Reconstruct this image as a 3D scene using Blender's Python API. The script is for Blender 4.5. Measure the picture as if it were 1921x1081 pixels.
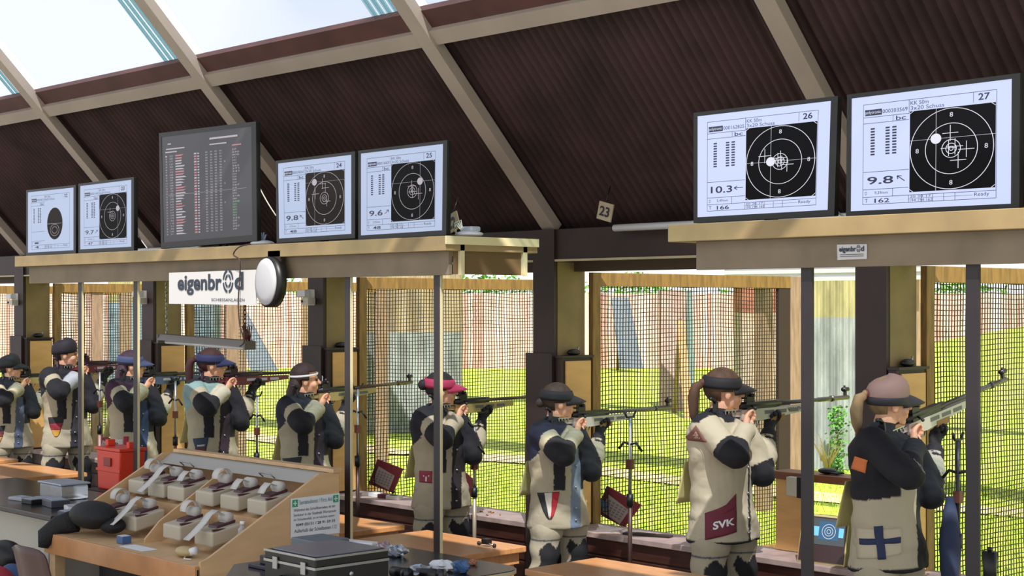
import bpy, bmesh, math, random
from mathutils import Vector, Matrix, noise
from mathutils.bvhtree import BVHTree
random.seed(7)
PI = math.pi
for o in list(bpy.data.objects): bpy.data.objects.remove(o, do_unlink=True)
SC = bpy.context.scene
COL = SC.collection

# ---------------------------------------------------------------- camera, sky, sun, exposure
ZC = 2.08                      # eye height of the photographer
FPX = 2950.0                   # focal length in pixels of the 1921 px frame
CF = Vector((-0.730, 0.6834, 0)).normalized()
CR = Vector((CF.y, -CF.x, 0))
cam_d = bpy.data.cameras.new('camera'); cam = bpy.data.objects.new('camera', cam_d); COL.objects.link(cam)
cam_d.sensor_fit = 'HORIZONTAL'; cam_d.sensor_width = 36.0; cam_d.lens = 36.0*FPX/1921
cam_d.shift_y = (570-540.5)/1921
cam_d.clip_start = 0.05; cam_d.clip_end = 400
cam.location = (0, 0, ZC)
cam.rotation_euler = CF.to_track_quat('-Z', 'Y').to_euler()
SC.camera = cam

w = bpy.data.worlds.new('sky'); SC.world = w; w.use_nodes = True
nt = w.node_tree; nt.nodes.clear()
out = nt.nodes.new('ShaderNodeOutputWorld'); bg = nt.nodes.new('ShaderNodeBackground')
tc = nt.nodes.new('ShaderNodeTexCoord'); sx = nt.nodes.new('ShaderNodeSeparateXYZ'); rp = nt.nodes.new('ShaderNodeValToRGB')
nt.links.new(tc.outputs['Generated'], sx.inputs[0]); nt.links.new(sx.outputs['Z'], rp.inputs[0])
rp.color_ramp.elements[0].position = 0.0; rp.color_ramp.elements[0].color = (0.92, 0.94, 0.95, 1)
rp.color_ramp.elements[1].position = 0.7; rp.color_ramp.elements[1].color = (0.36, 0.48, 0.70, 1)
cl = nt.nodes.new('ShaderNodeTexNoise'); cl.inputs['Scale'].default_value = 4.2; cl.inputs['Detail'].default_value = 3; cr = nt.nodes.new('ShaderNodeValToRGB'); cm = nt.nodes.new('ShaderNodeMixRGB')
cr.color_ramp.elements[0].position = 0.44; cr.color_ramp.elements[1].position = 0.56; cm.inputs[2].default_value = (1.0, 1.0, 1.0, 1)
nt.links.new(tc.outputs['Generated'], cl.inputs['Vector']); nt.links.new(cl.outputs['Fac'], cr.inputs[0]); nt.links.new(cr.outputs[0], cm.inputs[0]); nt.links.new(rp.outputs[0], cm.inputs[1])
nt.links.new(cm.outputs[0], bg.inputs[0]); bg.inputs[1].default_value = 1.08
nt.links.new(bg.outputs[0], out.inputs[0])
sun_d = bpy.data.lights.new('sun', 'SUN'); sun_d.energy = 5.8; sun_d.angle = 0.01; sun_d.color = (1.0, 0.95, 0.88)
sun = bpy.data.objects.new('sun', sun_d); COL.objects.link(sun)
sun.rotation_euler = Vector((-0.50, 0.42, -0.95)).to_track_quat('-Z', 'Y').to_euler()
SC.view_settings.view_transform = 'Standard'; SC.view_settings.look = 'None'
SC.view_settings.gamma = 1; SC.view_settings.use_curve_mapping = False
SC.view_settings.exposure = 0.35

# ---------------------------------------------------------------- helpers
def PX(x, y, Y=None, X=None, Z=None, d=None):
    """point on the line of sight of photo pixel (x, y) that lies in the given world plane"""
    u = (x-960.5)/FPX; v = (570-y)/FPX
    r = CF + CR*u + Vector((0, 0, v))
    if Y is not None: t = Y/r.y
    elif X is not None: t = X/r.x
    elif Z is not None: t = (Z-ZC)/r.z
    else: t = d
    return Vector((0, 0, ZC)) + r*t

def lin(c):
    if isinstance(c, str):
        c = [int(c[i:i+2], 16)/255 for i in (0, 2, 4)]
    return tuple((v/12.92 if v <= 0.04045 else ((v+0.055)/1.055)**2.4) for v in c)

MATS = {}
def mat(name, col, rough=0.6, metal=0.0, noise_amt=0.0, scale=8.0, bump=0.0, stretch=(1, 1, 1), emit=0.0, col2=None, spec=0.5, coords='Object'):
    if name in MATS: return MATS[name]
    m = bpy.data.materials.new(name); m.use_nodes = True
    nt = m.node_tree; b = nt.nodes['Principled BSDF']
    c = lin(col)
    b.inputs['Base Color'].default_value = (*c, 1); b.inputs['Roughness'].default_value = rough
    b.inputs['Metallic'].default_value = metal; b.inputs['Specular IOR Level'].default_value = spec
    if noise_amt or col2 or bump:
        tc = nt.nodes.new('ShaderNodeTexCoord'); mp = nt.nodes.new('ShaderNodeMapping'); nz = nt.nodes.new('ShaderNodeTexNoise')
        mp.inputs['Scale'].default_value = stretch
        nz.inputs['Scale'].default_value = scale; nz.inputs['Detail'].default_value = 6
        nt.links.new(tc.outputs[coords], mp.inputs[0]); nt.links.new(mp.outputs[0], nz.inputs['Vector'])
        if noise_amt or col2:
            r = nt.nodes.new('ShaderNodeValToRGB')
            ca = tuple(v*(1-noise_amt) for v in c) if not col2 else c
            cb = tuple(min(1, v*(1+noise_amt)) for v in c) if not col2 else lin(col2)
            r.color_ramp.elements[0].position = 0.35; r.color_ramp.elements[0].color = (*ca, 1)
            r.color_ramp.elements[1].position = 0.65; r.color_ramp.elements[1].color = (*cb, 1)
            nt.links.new(nz.outputs['Fac'], r.inputs[0]); nt.links.new(r.outputs[0], b.inputs['Base Color'])
        if bump:
            bp = nt.nodes.new('ShaderNodeBump'); bp.inputs['Strength'].default_value = bump; bp.inputs['Distance'].default_value = 0.01
            nt.links.new(nz.outputs['Fac'], bp.inputs['Height']); nt.links.new(bp.outputs[0], b.inputs['Normal'])
    if emit:
        b.inputs['Emission Color'].default_value = (*c, 1); b.inputs['Emission Strength'].default_value = emit
        b.inputs['Base Color'].default_value = (0.02, 0.02, 0.02, 1)
    MATS[name] = m
    return m

def attr_mat(name, rough=0.85, bump=0.25, scale=90.0):
    m = bpy.data.materials.new(name); m.use_nodes = True
    nt = m.node_tree; b = nt.nodes['Principled BSDF']
    a = nt.nodes.new('ShaderNodeAttribute'); a.attribute_name = 'cloth'
    nt.links.new(a.outputs['Color'], b.inputs['Base Color']); b.inputs['Roughness'].default_value = rough
    tc = nt.nodes.new('ShaderNodeTexCoord'); nz = nt.nodes.new('ShaderNodeTexNoise'); nz.inputs['Scale'].default_value = 9; nz.inputs['Detail'].default_value = 4
    nt.links.new(tc.outputs['Object'], nz.inputs['Vector'])
    bp = nt.nodes.new('ShaderNodeBump'); bp.inputs['Strength'].default_value = bump; bp.inputs['Distance'].default_value = 0.03
    nt.links.new(nz.outputs['Fac'], bp.inputs['Height']); nt.links.new(bp.outputs[0], b.inputs['Normal'])
    MATS[name] = m
    return m

class MB:
    """collects shapes, then becomes ONE mesh object"""
    def __init__(s): s.v = []; s.f = []; s.m = []; s.sm = []
    def add(s, vs, fs, mi=0, smooth=False):
        n = len(s.v); s.v += [tuple(v) for v in vs]
        for f in fs: s.f.append(tuple(i+n for i in f)); s.m.append(mi); s.sm.append(smooth)
        return s
    def box(s, x0, x1, y0, y1, z0, z1, mi=0, M=None):
        vs = [Vector((x, y, z)) for z in (z0, z1) for y in (y0, y1) for x in (x0, x1)]
        if M: vs = [M @ v for v in vs]
        return s.add(vs, [(0, 2, 3, 1), (4, 5, 7, 6), (0, 1, 5, 4), (2, 6, 7, 3), (0, 4, 6, 2), (1, 3, 7, 5)], mi)
    def cbox(s, c, sx, sy, sz, mi=0, M=None):
        return s.box(c[0]-sx/2, c[0]+sx/2, c[1]-sy/2, c[1]+sy/2, c[2]-sz/2, c[2]+sz/2, mi, M)
    def loft(s, rings, mi=0, smooth=True, cap=True, n=None):
        """rings: lists of points with equal count"""
        k = len(rings[0]); vs = [p for r in rings for p in r]; fs = []
        for i in range(len(rings)-1):
            for j in range(k):
                a = i*k+j; b = i*k+(j+1) % k
                fs.append((a, b, b+k, a+k))
        if cap:
            fs.append(tuple(reversed(range(k)))); fs.append(tuple(range((len(rings)-1)*k, len(rings)*k)))
        return s.add(vs, fs, mi, smooth)
    def tube(s, pts, r, n=10, mi=0, smooth=True, flat=1.0, up=None, cap=True):
        pts = [Vector(p) for p in pts]; N = len(pts)
        if not hasattr(r, '__len__'): r = [r]*N
        rings = []; prev = None
        for i, p in enumerate(pts):
            t = (pts[min(i+1, N-1)]-pts[max(i-1, 0)])
            if t.length < 1e-9: t = Vector((0, 0, 1))
            t.normalize()
            if prev is None:
                a = Vector(up) if up else (Vector((0, 0, 1)) if abs(t.z) < 0.9 else Vector((1, 0, 0)))
            else: a = prev
            a = (a - t*a.dot(t))
            if a.length < 1e-6: a = t.orthogonal()
            a.normalize(); b = t.cross(a); prev = a
            rings.append([p + a*math.cos(2*PI*j/n)*r[i] + b*math.sin(2*PI*j/n)*r[i]*flat for j in range(n)])
        return s.loft(rings, mi, smooth, cap)
    def caps(s, a, b, ra, rb, n=12, mi=0, flat=1.0, up=None):
        """rounded capsule, tapering"""
        a = Vector(a); b = Vector(b); t = (b-a); L = t.length; t = t/L if L > 1e-9 else Vector((0, 0, 1))
        pts = []; rs = []
        for q in (-1, -0.8, -0.45): pts.append(a+t*q*ra); rs.append(max(ra*math.sqrt(max(0, 1-q*q)), ra*0.12))
        for k in range(5): pts.append(a+t*L*k/4); rs.append(ra+(rb-ra)*k/4)
        for q in (0.45, 0.8, 1): pts.append(b+t*q*rb); rs.append(max(rb*math.sqrt(max(0, 1-q*q)), rb*0.12))
        return s.tube(pts, rs, n, mi, True, flat, up)
    def ell(s, c, rx, ry, rz, mi=0, M=None, nu=20, nv=12, keep=None):
        c = Vector(c); vs = []; fs = []
        for i in range(nv+1):
            th = PI*i/nv
            for j in range(nu):
                ph = 2*PI*j/nu
                v = Vector((rx*math.sin(th)*math.cos(ph), ry*math.sin(th)*math.sin(ph), rz*math.cos(th)))
                if M: v = M @ v
                vs.append(c+v)
        for i in range(nv):
            for j in range(nu):
                f = (i*nu+j, (i+1)*nu+j, (i+1)*nu+(j+1) % nu, i*nu+(j+1) % nu)
                if keep:
                    m = sum((vs[q] for q in f), Vector())/4 - c
                    if not keep(m): continue
                fs.append(f)
        return s.add(vs, fs, mi, True)
    def prism(s, poly, dvec, mi=0, smooth=False):
        """extrude polygon (points) along dvec"""
        n = len(poly); d = Vector(dvec); vs = [Vector(p) for p in poly]+[Vector(p)+d for p in poly]
        fs = [tuple(range(n)), tuple(reversed(range(n, 2*n)))]+[(i, i+n, (i+1) % n+n, (i+1) % n) for i in range(n)]
        return s.add(vs, fs, mi, smooth)
    def disc(s, c, r, nrm, n=24, mi=0, t=0.0, rx=None):
        nrm = Vector(nrm).normalized(); a = nrm.orthogonal().normalized() if abs(nrm.z) > .9 else Vector((0, 0, 1)); a = (a-nrm*a.dot(nrm)).normalized(); b = nrm.cross(a)
        c = Vector(c); p = [c+a*r*math.cos(2*PI*j/n)+b*(rx or r)*math.sin(2*PI*j/n) for j in range(n)]
        if t: return s.prism(p, nrm*t, mi)
        return s.add(p, [tuple(range(n))], mi)
    def mesh(s, name, mats=()):
        me = bpy.data.meshes.new(name); me.from_pydata(s.v, [], s.f); me.update()
        bm = bmesh.new(); bm.from_mesh(me); bmesh.ops.recalc_face_normals(bm, faces=bm.faces); bm.to_mesh(me); bm.free()
        for m in mats: me.materials.append(m)
        me.polygons.foreach_set('material_index', s.m); me.polygons.foreach_set('use_smooth', s.sm)
        return me
    def build(s, name, mats, parent=None, bevel=0.0, raw=False):
        if not isinstance(mats, (list, tuple)): mats = [mats]
        me = bpy.data.meshes.new(name); me.from_pydata(s.v, [], s.f); me.update()
        if not raw:
            bm = bmesh.new(); bm.from_mesh(me); bmesh.ops.recalc_face_normals(bm, faces=bm.faces); bm.to_mesh(me); bm.free()
        for m in mats: me.materials.append(m)
        me.polygons.foreach_set('material_index', s.m); me.polygons.foreach_set('use_smooth', s.sm)
        return link(name, me, parent, bevel)

def link(name, me, parent=None, bevel=0.0):
    o = bpy.data.objects.new(name, me); COL.objects.link(o)
    if parent: o.parent = parent
    if bevel:
        md = o.modifiers.new('bevel', 'BEVEL'); md.width = bevel; md.segments = 2; md.limit_method = 'ANGLE'
    return o
def tag(o, label=None, cat=None, group=None, kind=None):
    if label: o['label'] = label
    if cat: o['category'] = cat
    if group: o['group'] = group
    if kind: o['kind'] = kind
    return o
def struct(o, label=None):
    o['kind'] = 'structure'
    if label: o['label'] = label
    return o
def thing(name, loc, label, cat, group=None, rz=0.0):
    o = bpy.data.objects.new(name, None); COL.objects.link(o); o.location = loc; o.rotation_euler = (0, 0, rz)
    o.empty_display_size = 0.1
    return tag(o, label, cat, group)
def local(mb, o):
    """shift a builder made in world coordinates into the frame of an unrotated thing"""
    l = Vector(o.location); mb.v = [tuple(Vector(v)-l) for v in mb.v]; return mb

_tc = {}
def text_geo(s, bold=0.0):
    """flat text geometry: verts (x, y), faces; unit height about 0.7 for capitals"""
    key = (s, bold)
    if key in _tc: return _tc[key]
    cu = bpy.data.curves.new('t', 'FONT'); cu.body = s; cu.size = 1.0; cu.offset = bold; cu.resolution_u = 3
    ob = bpy.data.objects.new('t', cu); COL.objects.link(ob)
    dg = bpy.context.evaluated_depsgraph_get(); dg.update()
    me = bpy.data.meshes.new_from_object(ob.evaluated_get(dg))
    vs = [(v.co.x, v.co.y) for v in me.vertices]; fs = [tuple(p.vertices) for p in me.polygons]
    bpy.data.objects.remove(ob, do_unlink=True); bpy.data.meshes.remove(me); bpy.data.curves.remove(cu)
    _tc[key] = (vs, fs); return _tc[key]

def put_text(mb, s, f, x0, x1, y0, y1, mi=0, bold=0.0):
    """lay text into the box x0..x1, y0..y1 of the mapping f(a, b) -> point"""
    vs, fs = text_geo(s, bold)
    if not vs: return
    ax = min(v[0] for v in vs); bx = max(v[0] for v in vs); ay = min(v[1] for v in vs); by = max(v[1] for v in vs)
    P = [f(x0+(v[0]-ax)/(bx-ax+1e-9)*(x1-x0), y0+(v[1]-ay)/(by-ay+1e-9)*(y1-y0)) for v in vs]
    mb.add(P, fs, mi)
# ---------------------------------------------------------------- materials
cream = mat('cream_paint', 'b8a98c', 0.6, noise_amt=0.10, scale=6)
fascia = mat('greyish_board', '7d6e5a', 0.7, noise_amt=0.12, scale=5)
shelfm = mat('tan_board', '97815a', 0.65, noise_amt=0.12, scale=5)
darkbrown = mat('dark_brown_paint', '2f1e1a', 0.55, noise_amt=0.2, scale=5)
ceilm = mat('brown_corrugated_sheet', '3c2726', 0.8, noise_amt=0.35, scale=2.5, bump=0.3)
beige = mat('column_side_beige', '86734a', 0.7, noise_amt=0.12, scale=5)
wframe = mat('raw_pine_frame', '866634', 0.65, noise_amt=0.25, scale=6, stretch=(6, 6, 1))
wframe2 = mat('weathered_pine', '9a7f68', 0.7, noise_amt=0.2, scale=6, stretch=(6, 6, 1))
wains = mat('red_brown_wainscot', '40221a', 0.45, noise_amt=0.4, scale=5, stretch=(1, 6, 6))
sillm = mat('sill_paint', 'a58f88', 0.5, noise_amt=0.15, scale=10)
netm = mat('net_cord', '2a2416', 0.8)
palewood = mat('pale_plywood', 'd8a768', 0.5, noise_amt=0.08, scale=4, stretch=(1, 1, 5))
tablewood = mat('table_beech', 'b98457', 0.28, noise_amt=0.1, scale=4, stretch=(2, 10, 2))
standwood = mat('stand_birch', 'c9a57c', 0.45, noise_amt=0.09, scale=3, stretch=(4, 1, 5))
postm = mat('post_dark', '241c20', 0.5, noise_amt=0.12, scale=8)
postedge = mat('post_pale_edge', 'cbc098', 0.5)
concrete = mat('concrete_floor', '8d8a80', 0.7, noise_amt=0.12, scale=3)
black = mat('black_plastic', '0c0c0e', 0.45)
blackgloss = mat('black_laminate', '1b1c24', 0.22)
white = mat('white_plastic', 'd9dadc', 0.4)
offwhite = mat('aged_white', 'c9c4b4', 0.5)
paper = mat('paper', 'd8dade', 0.8)
steel = mat('steel', 'a9aaac', 0.3, metal=0.9)
darksteel = mat('dark_steel', '3a3a40', 0.35, metal=0.8)
redplastic = mat('red_plastic', 'd8391f', 0.4)
greenm = mat('sign_green', '1f9a6a', 0.6)
inkm = mat('ink', '2b3140', 0.8)

# ---------------------------------------------------------------- setting: floor, lawn, wall to the range
BAY = 2.4975
COLX = [-2.41 - BAY*k for k in range(7)]         # left faces of the pillars; COLX[1] = -4.91
YC0, YC1 = 7.12, 7.40
o = MB().box(-30, 6, -5, YC1-0.02, -0.12, 0).build('floor', concrete); struct(o)

# lawn with a low bank at the right far side
def ground_z(x, y):
    # rises towards the far right side of the range
    t = (x*CR.x + y*CR.y); f = (x*CF.x + y*CF.y)
    z = -0.10
    if f > 30: z += max(0, min(1, (t-6.5-(f-30)*0.12)/9))*min(1, (f-30)/14)*1.6
    z += 0.03*noise.noise(Vector((x*0.7, y*0.7, 0)))
    return z
mb = MB(); nx, ny = 110, 110; vs = []; fs = []
for j in range(ny+1):
    for i in range(nx+1):
        x = -75+ (85)*i/nx; y = 7.36+ (72)*(j/ny)**1.3
        vs.append((x, y, ground_z(x, y)))
for j in range(ny):
    for i in range(nx):
        a = j*(nx+1)+i; fs.append((a, a+1, a+nx+2, a+nx+1))
mb.add(vs, fs, 0, True)
lawn_m = bpy.data.materials.new('lawn_grass'); lawn_m.use_nodes = True
n_ = lawn_m.node_tree; b_ = n_.nodes['Principled BSDF']; b_.inputs['Roughness'].default_value = 0.9
tcn = n_.nodes.new('ShaderNodeTexCoord'); n1 = n_.nodes.new('ShaderNodeTexNoise'); n1.inputs['Scale'].default_value = 9; n1.inputs['Detail'].default_value = 8
n2 = n_.nodes.new('ShaderNodeTexNoise'); n2.inputs['Scale'].default_value = 0.5; n2.inputs['Detail'].default_value = 3
r1 = n_.nodes.new('ShaderNodeValToRGB'); r1.color_ramp.elements[0].position = .3; r1.color_ramp.elements[0].color = (*lin('7a9e24'), 1)
r1.color_ramp.elements[1].position = .68; r1.color_ramp.elements[1].color = (*lin('c6d450'), 1)
mx = n_.nodes.new('ShaderNodeMixRGB'); mx.inputs[2].default_value = (*lin('c8bb80'), 1)
r2 = n_.nodes.new('ShaderNodeValToRGB'); r2.color_ramp.elements[0].position = .56; r2.color_ramp.elements[1].position = .78
r2.color_ramp.elements[1].color = (.6, .6, .6, 1)
for n in (n1, n2): n_.links.new(tcn.outputs['Object'], n.inputs['Vector'])
n_.links.new(n1.outputs['Fac'], r1.inputs[0]); n_.links.new(n2.outputs['Fac'], r2.inputs[0])
n_.links.new(r2.outputs[0], mx.inputs[0]); n_.links.new(r1.outputs[0], mx.inputs[1]); n_.links.new(mx.outputs[0], b_.inputs['Base Color'])
bpn = n_.nodes.new('ShaderNodeBump'); bpn.inputs['Strength'].default_value = .7; bpn.inputs['Distance'].default_value = .05
n_.links.new(n1.outputs['Fac'], bpn.inputs['Height']); n_.links.new(bpn.outputs[0], b_.inputs['Normal'])
struct(mb.build('lawn', lawn_m, raw=True))

# sandy track across the lawn, just past the shade of the baffle
sand = mat('sand', 'cdb98a', 0.95, noise_amt=0.15, scale=6)
mb = MB(); vs = []; fs = []
for i in range(41):
    x = -40+ 38*i/40; yc = 14.6+0.25*math.sin(x*0.7)+0.02*(x+20)
    vs += [(x, yc-0.35-0.1*math.sin(x*3), -0.055), (x, yc+0.3+0.1*math.cos(x*2.3), -0.055)]
for i in range(40): fs.append((2*i, 2*i+1, 2*i+3, 2*i+2))
for v in range(len(vs)): vs[v] = (vs[v][0], vs[v][1], ground_z(vs[v][0], vs[v][1])+0.02)
mb.add(vs, fs); struct(mb.build('sand_track', sand, raw=True))

# front wall of the range: low panelled wall with a sill, header over the openings
mb = MB(); mb.box(-20, -0.5, 7.20, YC1, 0, 0.60)
for k in range(5): mb.box(-20, -0.5, 7.185, 7.2, 0.02+0.12*k, 0.13+0.12*k)
struct(mb.build('wall_range', wains, bevel=0.004))
struct(MB().box(-20, -0.5, 7.16, 7.50, 0.60, 0.635).build('trim_1', sillm, bevel=0.004))
mb = MB().box(-20, -0.5, 7.14, 7.34, 2.352, 2.56); struct(mb.build('trim_2', darkbrown))
struct(MB().box(-20, -0.5, 7.125, 7.14, 2.352, 2.366).build('trim_3', cream))
struct(MB().box(-20, -0.5, 7.30, 7.38, 2.29, 2.352).build('trim_4', mat('dark_soffit', '4a3c2a', .7)))
# white gutter pipe lying along the top of the header
for q, (xa, xb) in enumerate(((-6.62, -4.75), (-13.2, -11.35))):
    p = MB().tube([(xa, 7.06, 2.545), (xb, 7.06, 2.545)], 0.022, 12)
    tag(p.build('conduit_pipe', white), ['white pipe bridging the gap between the two monitor shelves', 'short white pipe end at the left edge under the rafter'][q], 'pipe')

tn = 5
for k, cx in enumerate(COLX):
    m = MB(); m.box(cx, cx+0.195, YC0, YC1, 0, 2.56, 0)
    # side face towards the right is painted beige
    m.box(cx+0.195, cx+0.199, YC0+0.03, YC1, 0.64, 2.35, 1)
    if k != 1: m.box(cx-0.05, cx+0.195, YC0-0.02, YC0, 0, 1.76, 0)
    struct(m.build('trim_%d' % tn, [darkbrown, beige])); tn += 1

# ---------------------------------------------------------------- roof: steep corrugated ceiling, rafters, purlin, skylight
YB, ZB = 7.16, 2.56                       # foot of the slope
SL = (3.78-2.56)/(6.0-7.16)               # slope dz/dy
def roofz(y): return ZB + (y-YB)*SL
sdir = Vector((0, -1, -SL)).normalized(); snrm = Vector((0, -sdir.z, sdir.y)).normalized()
if snrm.z < 0: snrm = -snrm
XR0, XR1 = -22.0, 0.5
mb = MB(); vs = []; fs = []; pitch = 0.066; n = int((XR1-XR0)/pitch*6)
Ltop = 1.74
for i in range(n+1):
    x = XR0+(XR1-XR0)*i/n; h = 0.017*math.cos(2*PI*x/pitch)
    for t in (-0.22, Ltop-.06):
        p = Vector((x, YB, ZB))+sdir*t+snrm*(0.14+h)
        vs.append(p)
for i in range(n): fs.append((2*i, 2*i+1, 2*i+3, 2*i+2))
mb.add(vs, fs, 0, True); struct(mb.build('ceiling', ceilm, raw=True))
def slopebox(x0, x1, t0, t1, h0, h1, mi=0, m=None):
    m = m or MB(); c = []
    for h in (h0, h1):
        for t in (t0, t1):
            for x in (x0, x1): c.append(Vector((x, YB, ZB))+sdir*t+snrm*h)
    m.add(c, [(0, 2, 3, 1), (4, 5, 7, 6), (0, 1, 5, 4), (2, 6, 7, 3), (0, 4, 6, 2), (1, 3, 7, 5)], mi); return m
raft = mat('rafter_paint', 'a5978a', 0.6, noise_amt=0.06, scale=3)
for k, cx in enumerate(COLX):
    struct(slopebox(cx+0.045, cx+0.165, -0.02, 5.2, 0.0, 0.07).build('trim_%d' % tn, raft, bevel=0.004)); tn += 1
struct(slopebox(XR0, XR1, 1.475, 1.575, 0.02, 0.12).build('trim_%d' % tn, raft)); tn += 1
struct(slopebox(XR0, XR1, 1.575, 1.70, 0.06, 0.12).build('trim_%d' % tn, mat('dark_red_board', '512f2a', .6, noise_amt=.2, scale=4))); tn += 1
# skylight: translucent glazing, one per bay, with a ribbed clear strip beside each rafter
gl = bpy.data.materials.new('opal_glazing'); gl.use_nodes = True; g_ = gl.node_tree; g_.nodes.clear()
go = g_.nodes.new('ShaderNodeOutputMaterial'); ga = g_.nodes.new('ShaderNodeBsdfTranslucent'); gb = g_.nodes.new('ShaderNodeBsdfTransparent'); gm = g_.nodes.new('ShaderNodeMixShader')
ga.inputs[0].default_value = (.6, .62, .66, 1); gb.inputs[0].default_value = (.84, .86, .90, 1); gm.inputs[0].default_value = .9
g_.links.new(ga.outputs[0], gm.inputs[1]); g_.links.new(gb.outputs[0], gm.inputs[2]); g_.links.new(gm.outputs[0], go.inputs[0])
gc = bpy.data.materials.new('ribbed_clear_glazing'); gc.use_nodes = True; g_ = gc.node_tree; g_.nodes.clear()
go = g_.nodes.new('ShaderNodeOutputMaterial'); ga = g_.nodes.new('ShaderNodeBsdfTranslucent'); gb = g_.nodes.new('ShaderNodeBsdfTransparent'); gm = g_.nodes.new('ShaderNodeMixShader')
ga.inputs[0].default_value = (.5, .6, .62, 1); gb.inputs[0].default_value = (.62, .74, .77, 1); gm.inputs[0].default_value = .85
g_.links.new(ga.outputs[0], gm.inputs[1]); g_.links.new(gb.outputs[0], gm.inputs[2]); g_.links.new(gm.outputs[0], go.inputs[0])
wn = 1
for k in range(len(COLX)):
    x0 = COLX[k]-BAY+0.165; x1 = COLX[k]+0.045
    m = MB(); slopebox(x0, x1-0.42, 1.68, 5.1, 0.13, 0.136, 0, m)
    for i in range(6): slopebox(x1-0.42+0.07*i, x1-0.385+0.07*i, 1.68, 5.1, 0.13, 0.14, 1, m); slopebox(x1-0.385+0.07*i, x1-0.35+0.07*i, 1.68, 5.1, 0.115, 0.125, 1, m)
    struct(m.build('window_%d' % wn, [gl, gc])); wn += 1
struct(slopebox(XR0, XR1, 4.4, 4.5, -0.02, 0.12).build('trim_%d' % tn, raft)); tn += 1
# flat roof over the spectators, open to the yard behind
struct(MB().box(XR0, XR1+3, 1.2, 3.55, 6.1, 6.2).build('trim_%d' % tn, raft)); tn += 1

# ---------------------------------------------------------------- netted side screens between the firing points
def net(y0, y1, z0, z1, x):
    m = MB(); cell = 0.029; ny = int((y1-y0)/cell); nz = int((z1-z0)/cell)
    def off(y, z):
        return (0.010*noise.noise(Vector((y*2.2, z*2.2, x))), 0.012*noise.noise(Vector((y*3, z*2.0, x+9))), 0.022*noise.noise(Vector((y*2.0, z*3, x+4))))
    r = 0.0023
    def strand(pts, ax):
        vs = []; fs = []
        for i, p in enumerate(pts):
            if ax == 'z': vs += [(p[0]-r, p[1]-r, p[2]), (p[0]+r, p[1]-r, p[2]), (p[0]+r, p[1]+r, p[2]), (p[0]-r, p[1]+r, p[2])]
            else: vs += [(p[0]-r, p[1], p[2]-r), (p[0]+r, p[1], p[2]-r), (p[0]+r, p[1], p[2]+r), (p[0]-r, p[1], p[2]+r)]
        for i in range(len(pts)-1):
            for j in range(4): fs.append((4*i+j, 4*i+(j+1) % 4, 4*i+4+(j+1) % 4, 4*i+4+j))
        m.add(vs, fs)
    for i in range(ny+1):
        y = y0+(y1-y0)*i/ny; P = []
        for j in range(0, 15):
            z = z0+(z1-z0)*j/14; a = off(y, z); e = math.sin(PI*j/14)*0.6+.4; P.append((x+a[0]*e, y+a[1]*e, z))
        strand(P, 'z')
    for i in range(nz+1):
        z = z0+(z1-z0)*i/nz; P = []
        for j in range(0, 19):
            y = y0+(y1-y0)*j/18; a = off(y, z); P.append((x+a[0], y, z+a[2]))
        strand(P, 'y')
    return m
where = ['right of the blue cross shooter, at the right edge', 'behind the shooter with the maroon SVK pocket', 'behind the shooter with the pink visor', 'behind the shooter in the navy visor', 'behind the shooter in the white headband', 'cut off by the left edge of the photo']
for k, cx in enumerate(COLX[1:], 1):
    x = cx+0.225
    t = thing('net_screen', (x, 7.43, 0), 'net screen in a timber frame, '+where[k-1], 'net screen', 'net screens between the firing points')
    y0, y1 = 0.0, 2.13
    MB().box(-.02, .02, 0, .075, -0.1, 2.285).build('stile', wframe, t, .003)
    MB().box(-.02, .02, y1, y1+.15, -0.1, 2.285).build('stile', wframe2, t, .003)
    MB().box(-.02, .02, .075, y1, 2.195, 2.285).build('top_rail', wframe, t, .003)
    if k >= 4: MB().box(-.025, .005, 0.42, 0.55, -0.1, 2.195).build('stile', wframe2, t, .003)
    if k == 2: MB().box(-.015, .015, y1-.14, y1, 0.3, 2.195).build('stile', mat('dark_stile', '33221c', .7), t, .003)
    n_o = net(.075, y1, 0.3, 2.195, 0.0).build('net', netm, t, raw=True)
    MB().box(-.02, .02, .075, y1, 0.2, .3).build('bottom_rail', wframe, t, .003)

# pale cabinets hung on the sides of the pillars
desc = ['behind the shooter with the blue cross', 'behind the shooter with the red flag pocket', 'behind the shooter with the clear headband', 'behind the shooter in the navy visor', 'beside the shooter in the white headband']
for k, cx in enumerate(COLX[1:6], 0):
    t = thing('wall_cabinet', (cx+0.199, 7.13, 0.64), 'pale wooden cabinet on the pillar '+desc[k], 'cabinet', 'pale cabinets on the pillars')
    MB().box(0, .05, -.0, .27, 0, 1.09).build('body', darkbrown, t, .002)
    MB().box(.05, .062, .035, .265, .01, 1.07).build('door', palewood, t, .002)
    MB().box(-.0, .075, -.01, .28, 1.09, 1.105).build('top', darkbrown, t)
    f = thing('ammunition_pouch', (cx+0.235, 7.26, 1.745), 'small black pouch lying on the pale cabinet '+desc[k], 'pouch', 'pouches on the cabinets')
    MB().ell((0, 0, .02), .03, .055, .022).build('bag', black, f); MB().tube([(0, .04, .02), (0, .045, .055)], .005, 8).build('clip', steel, f)

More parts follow.
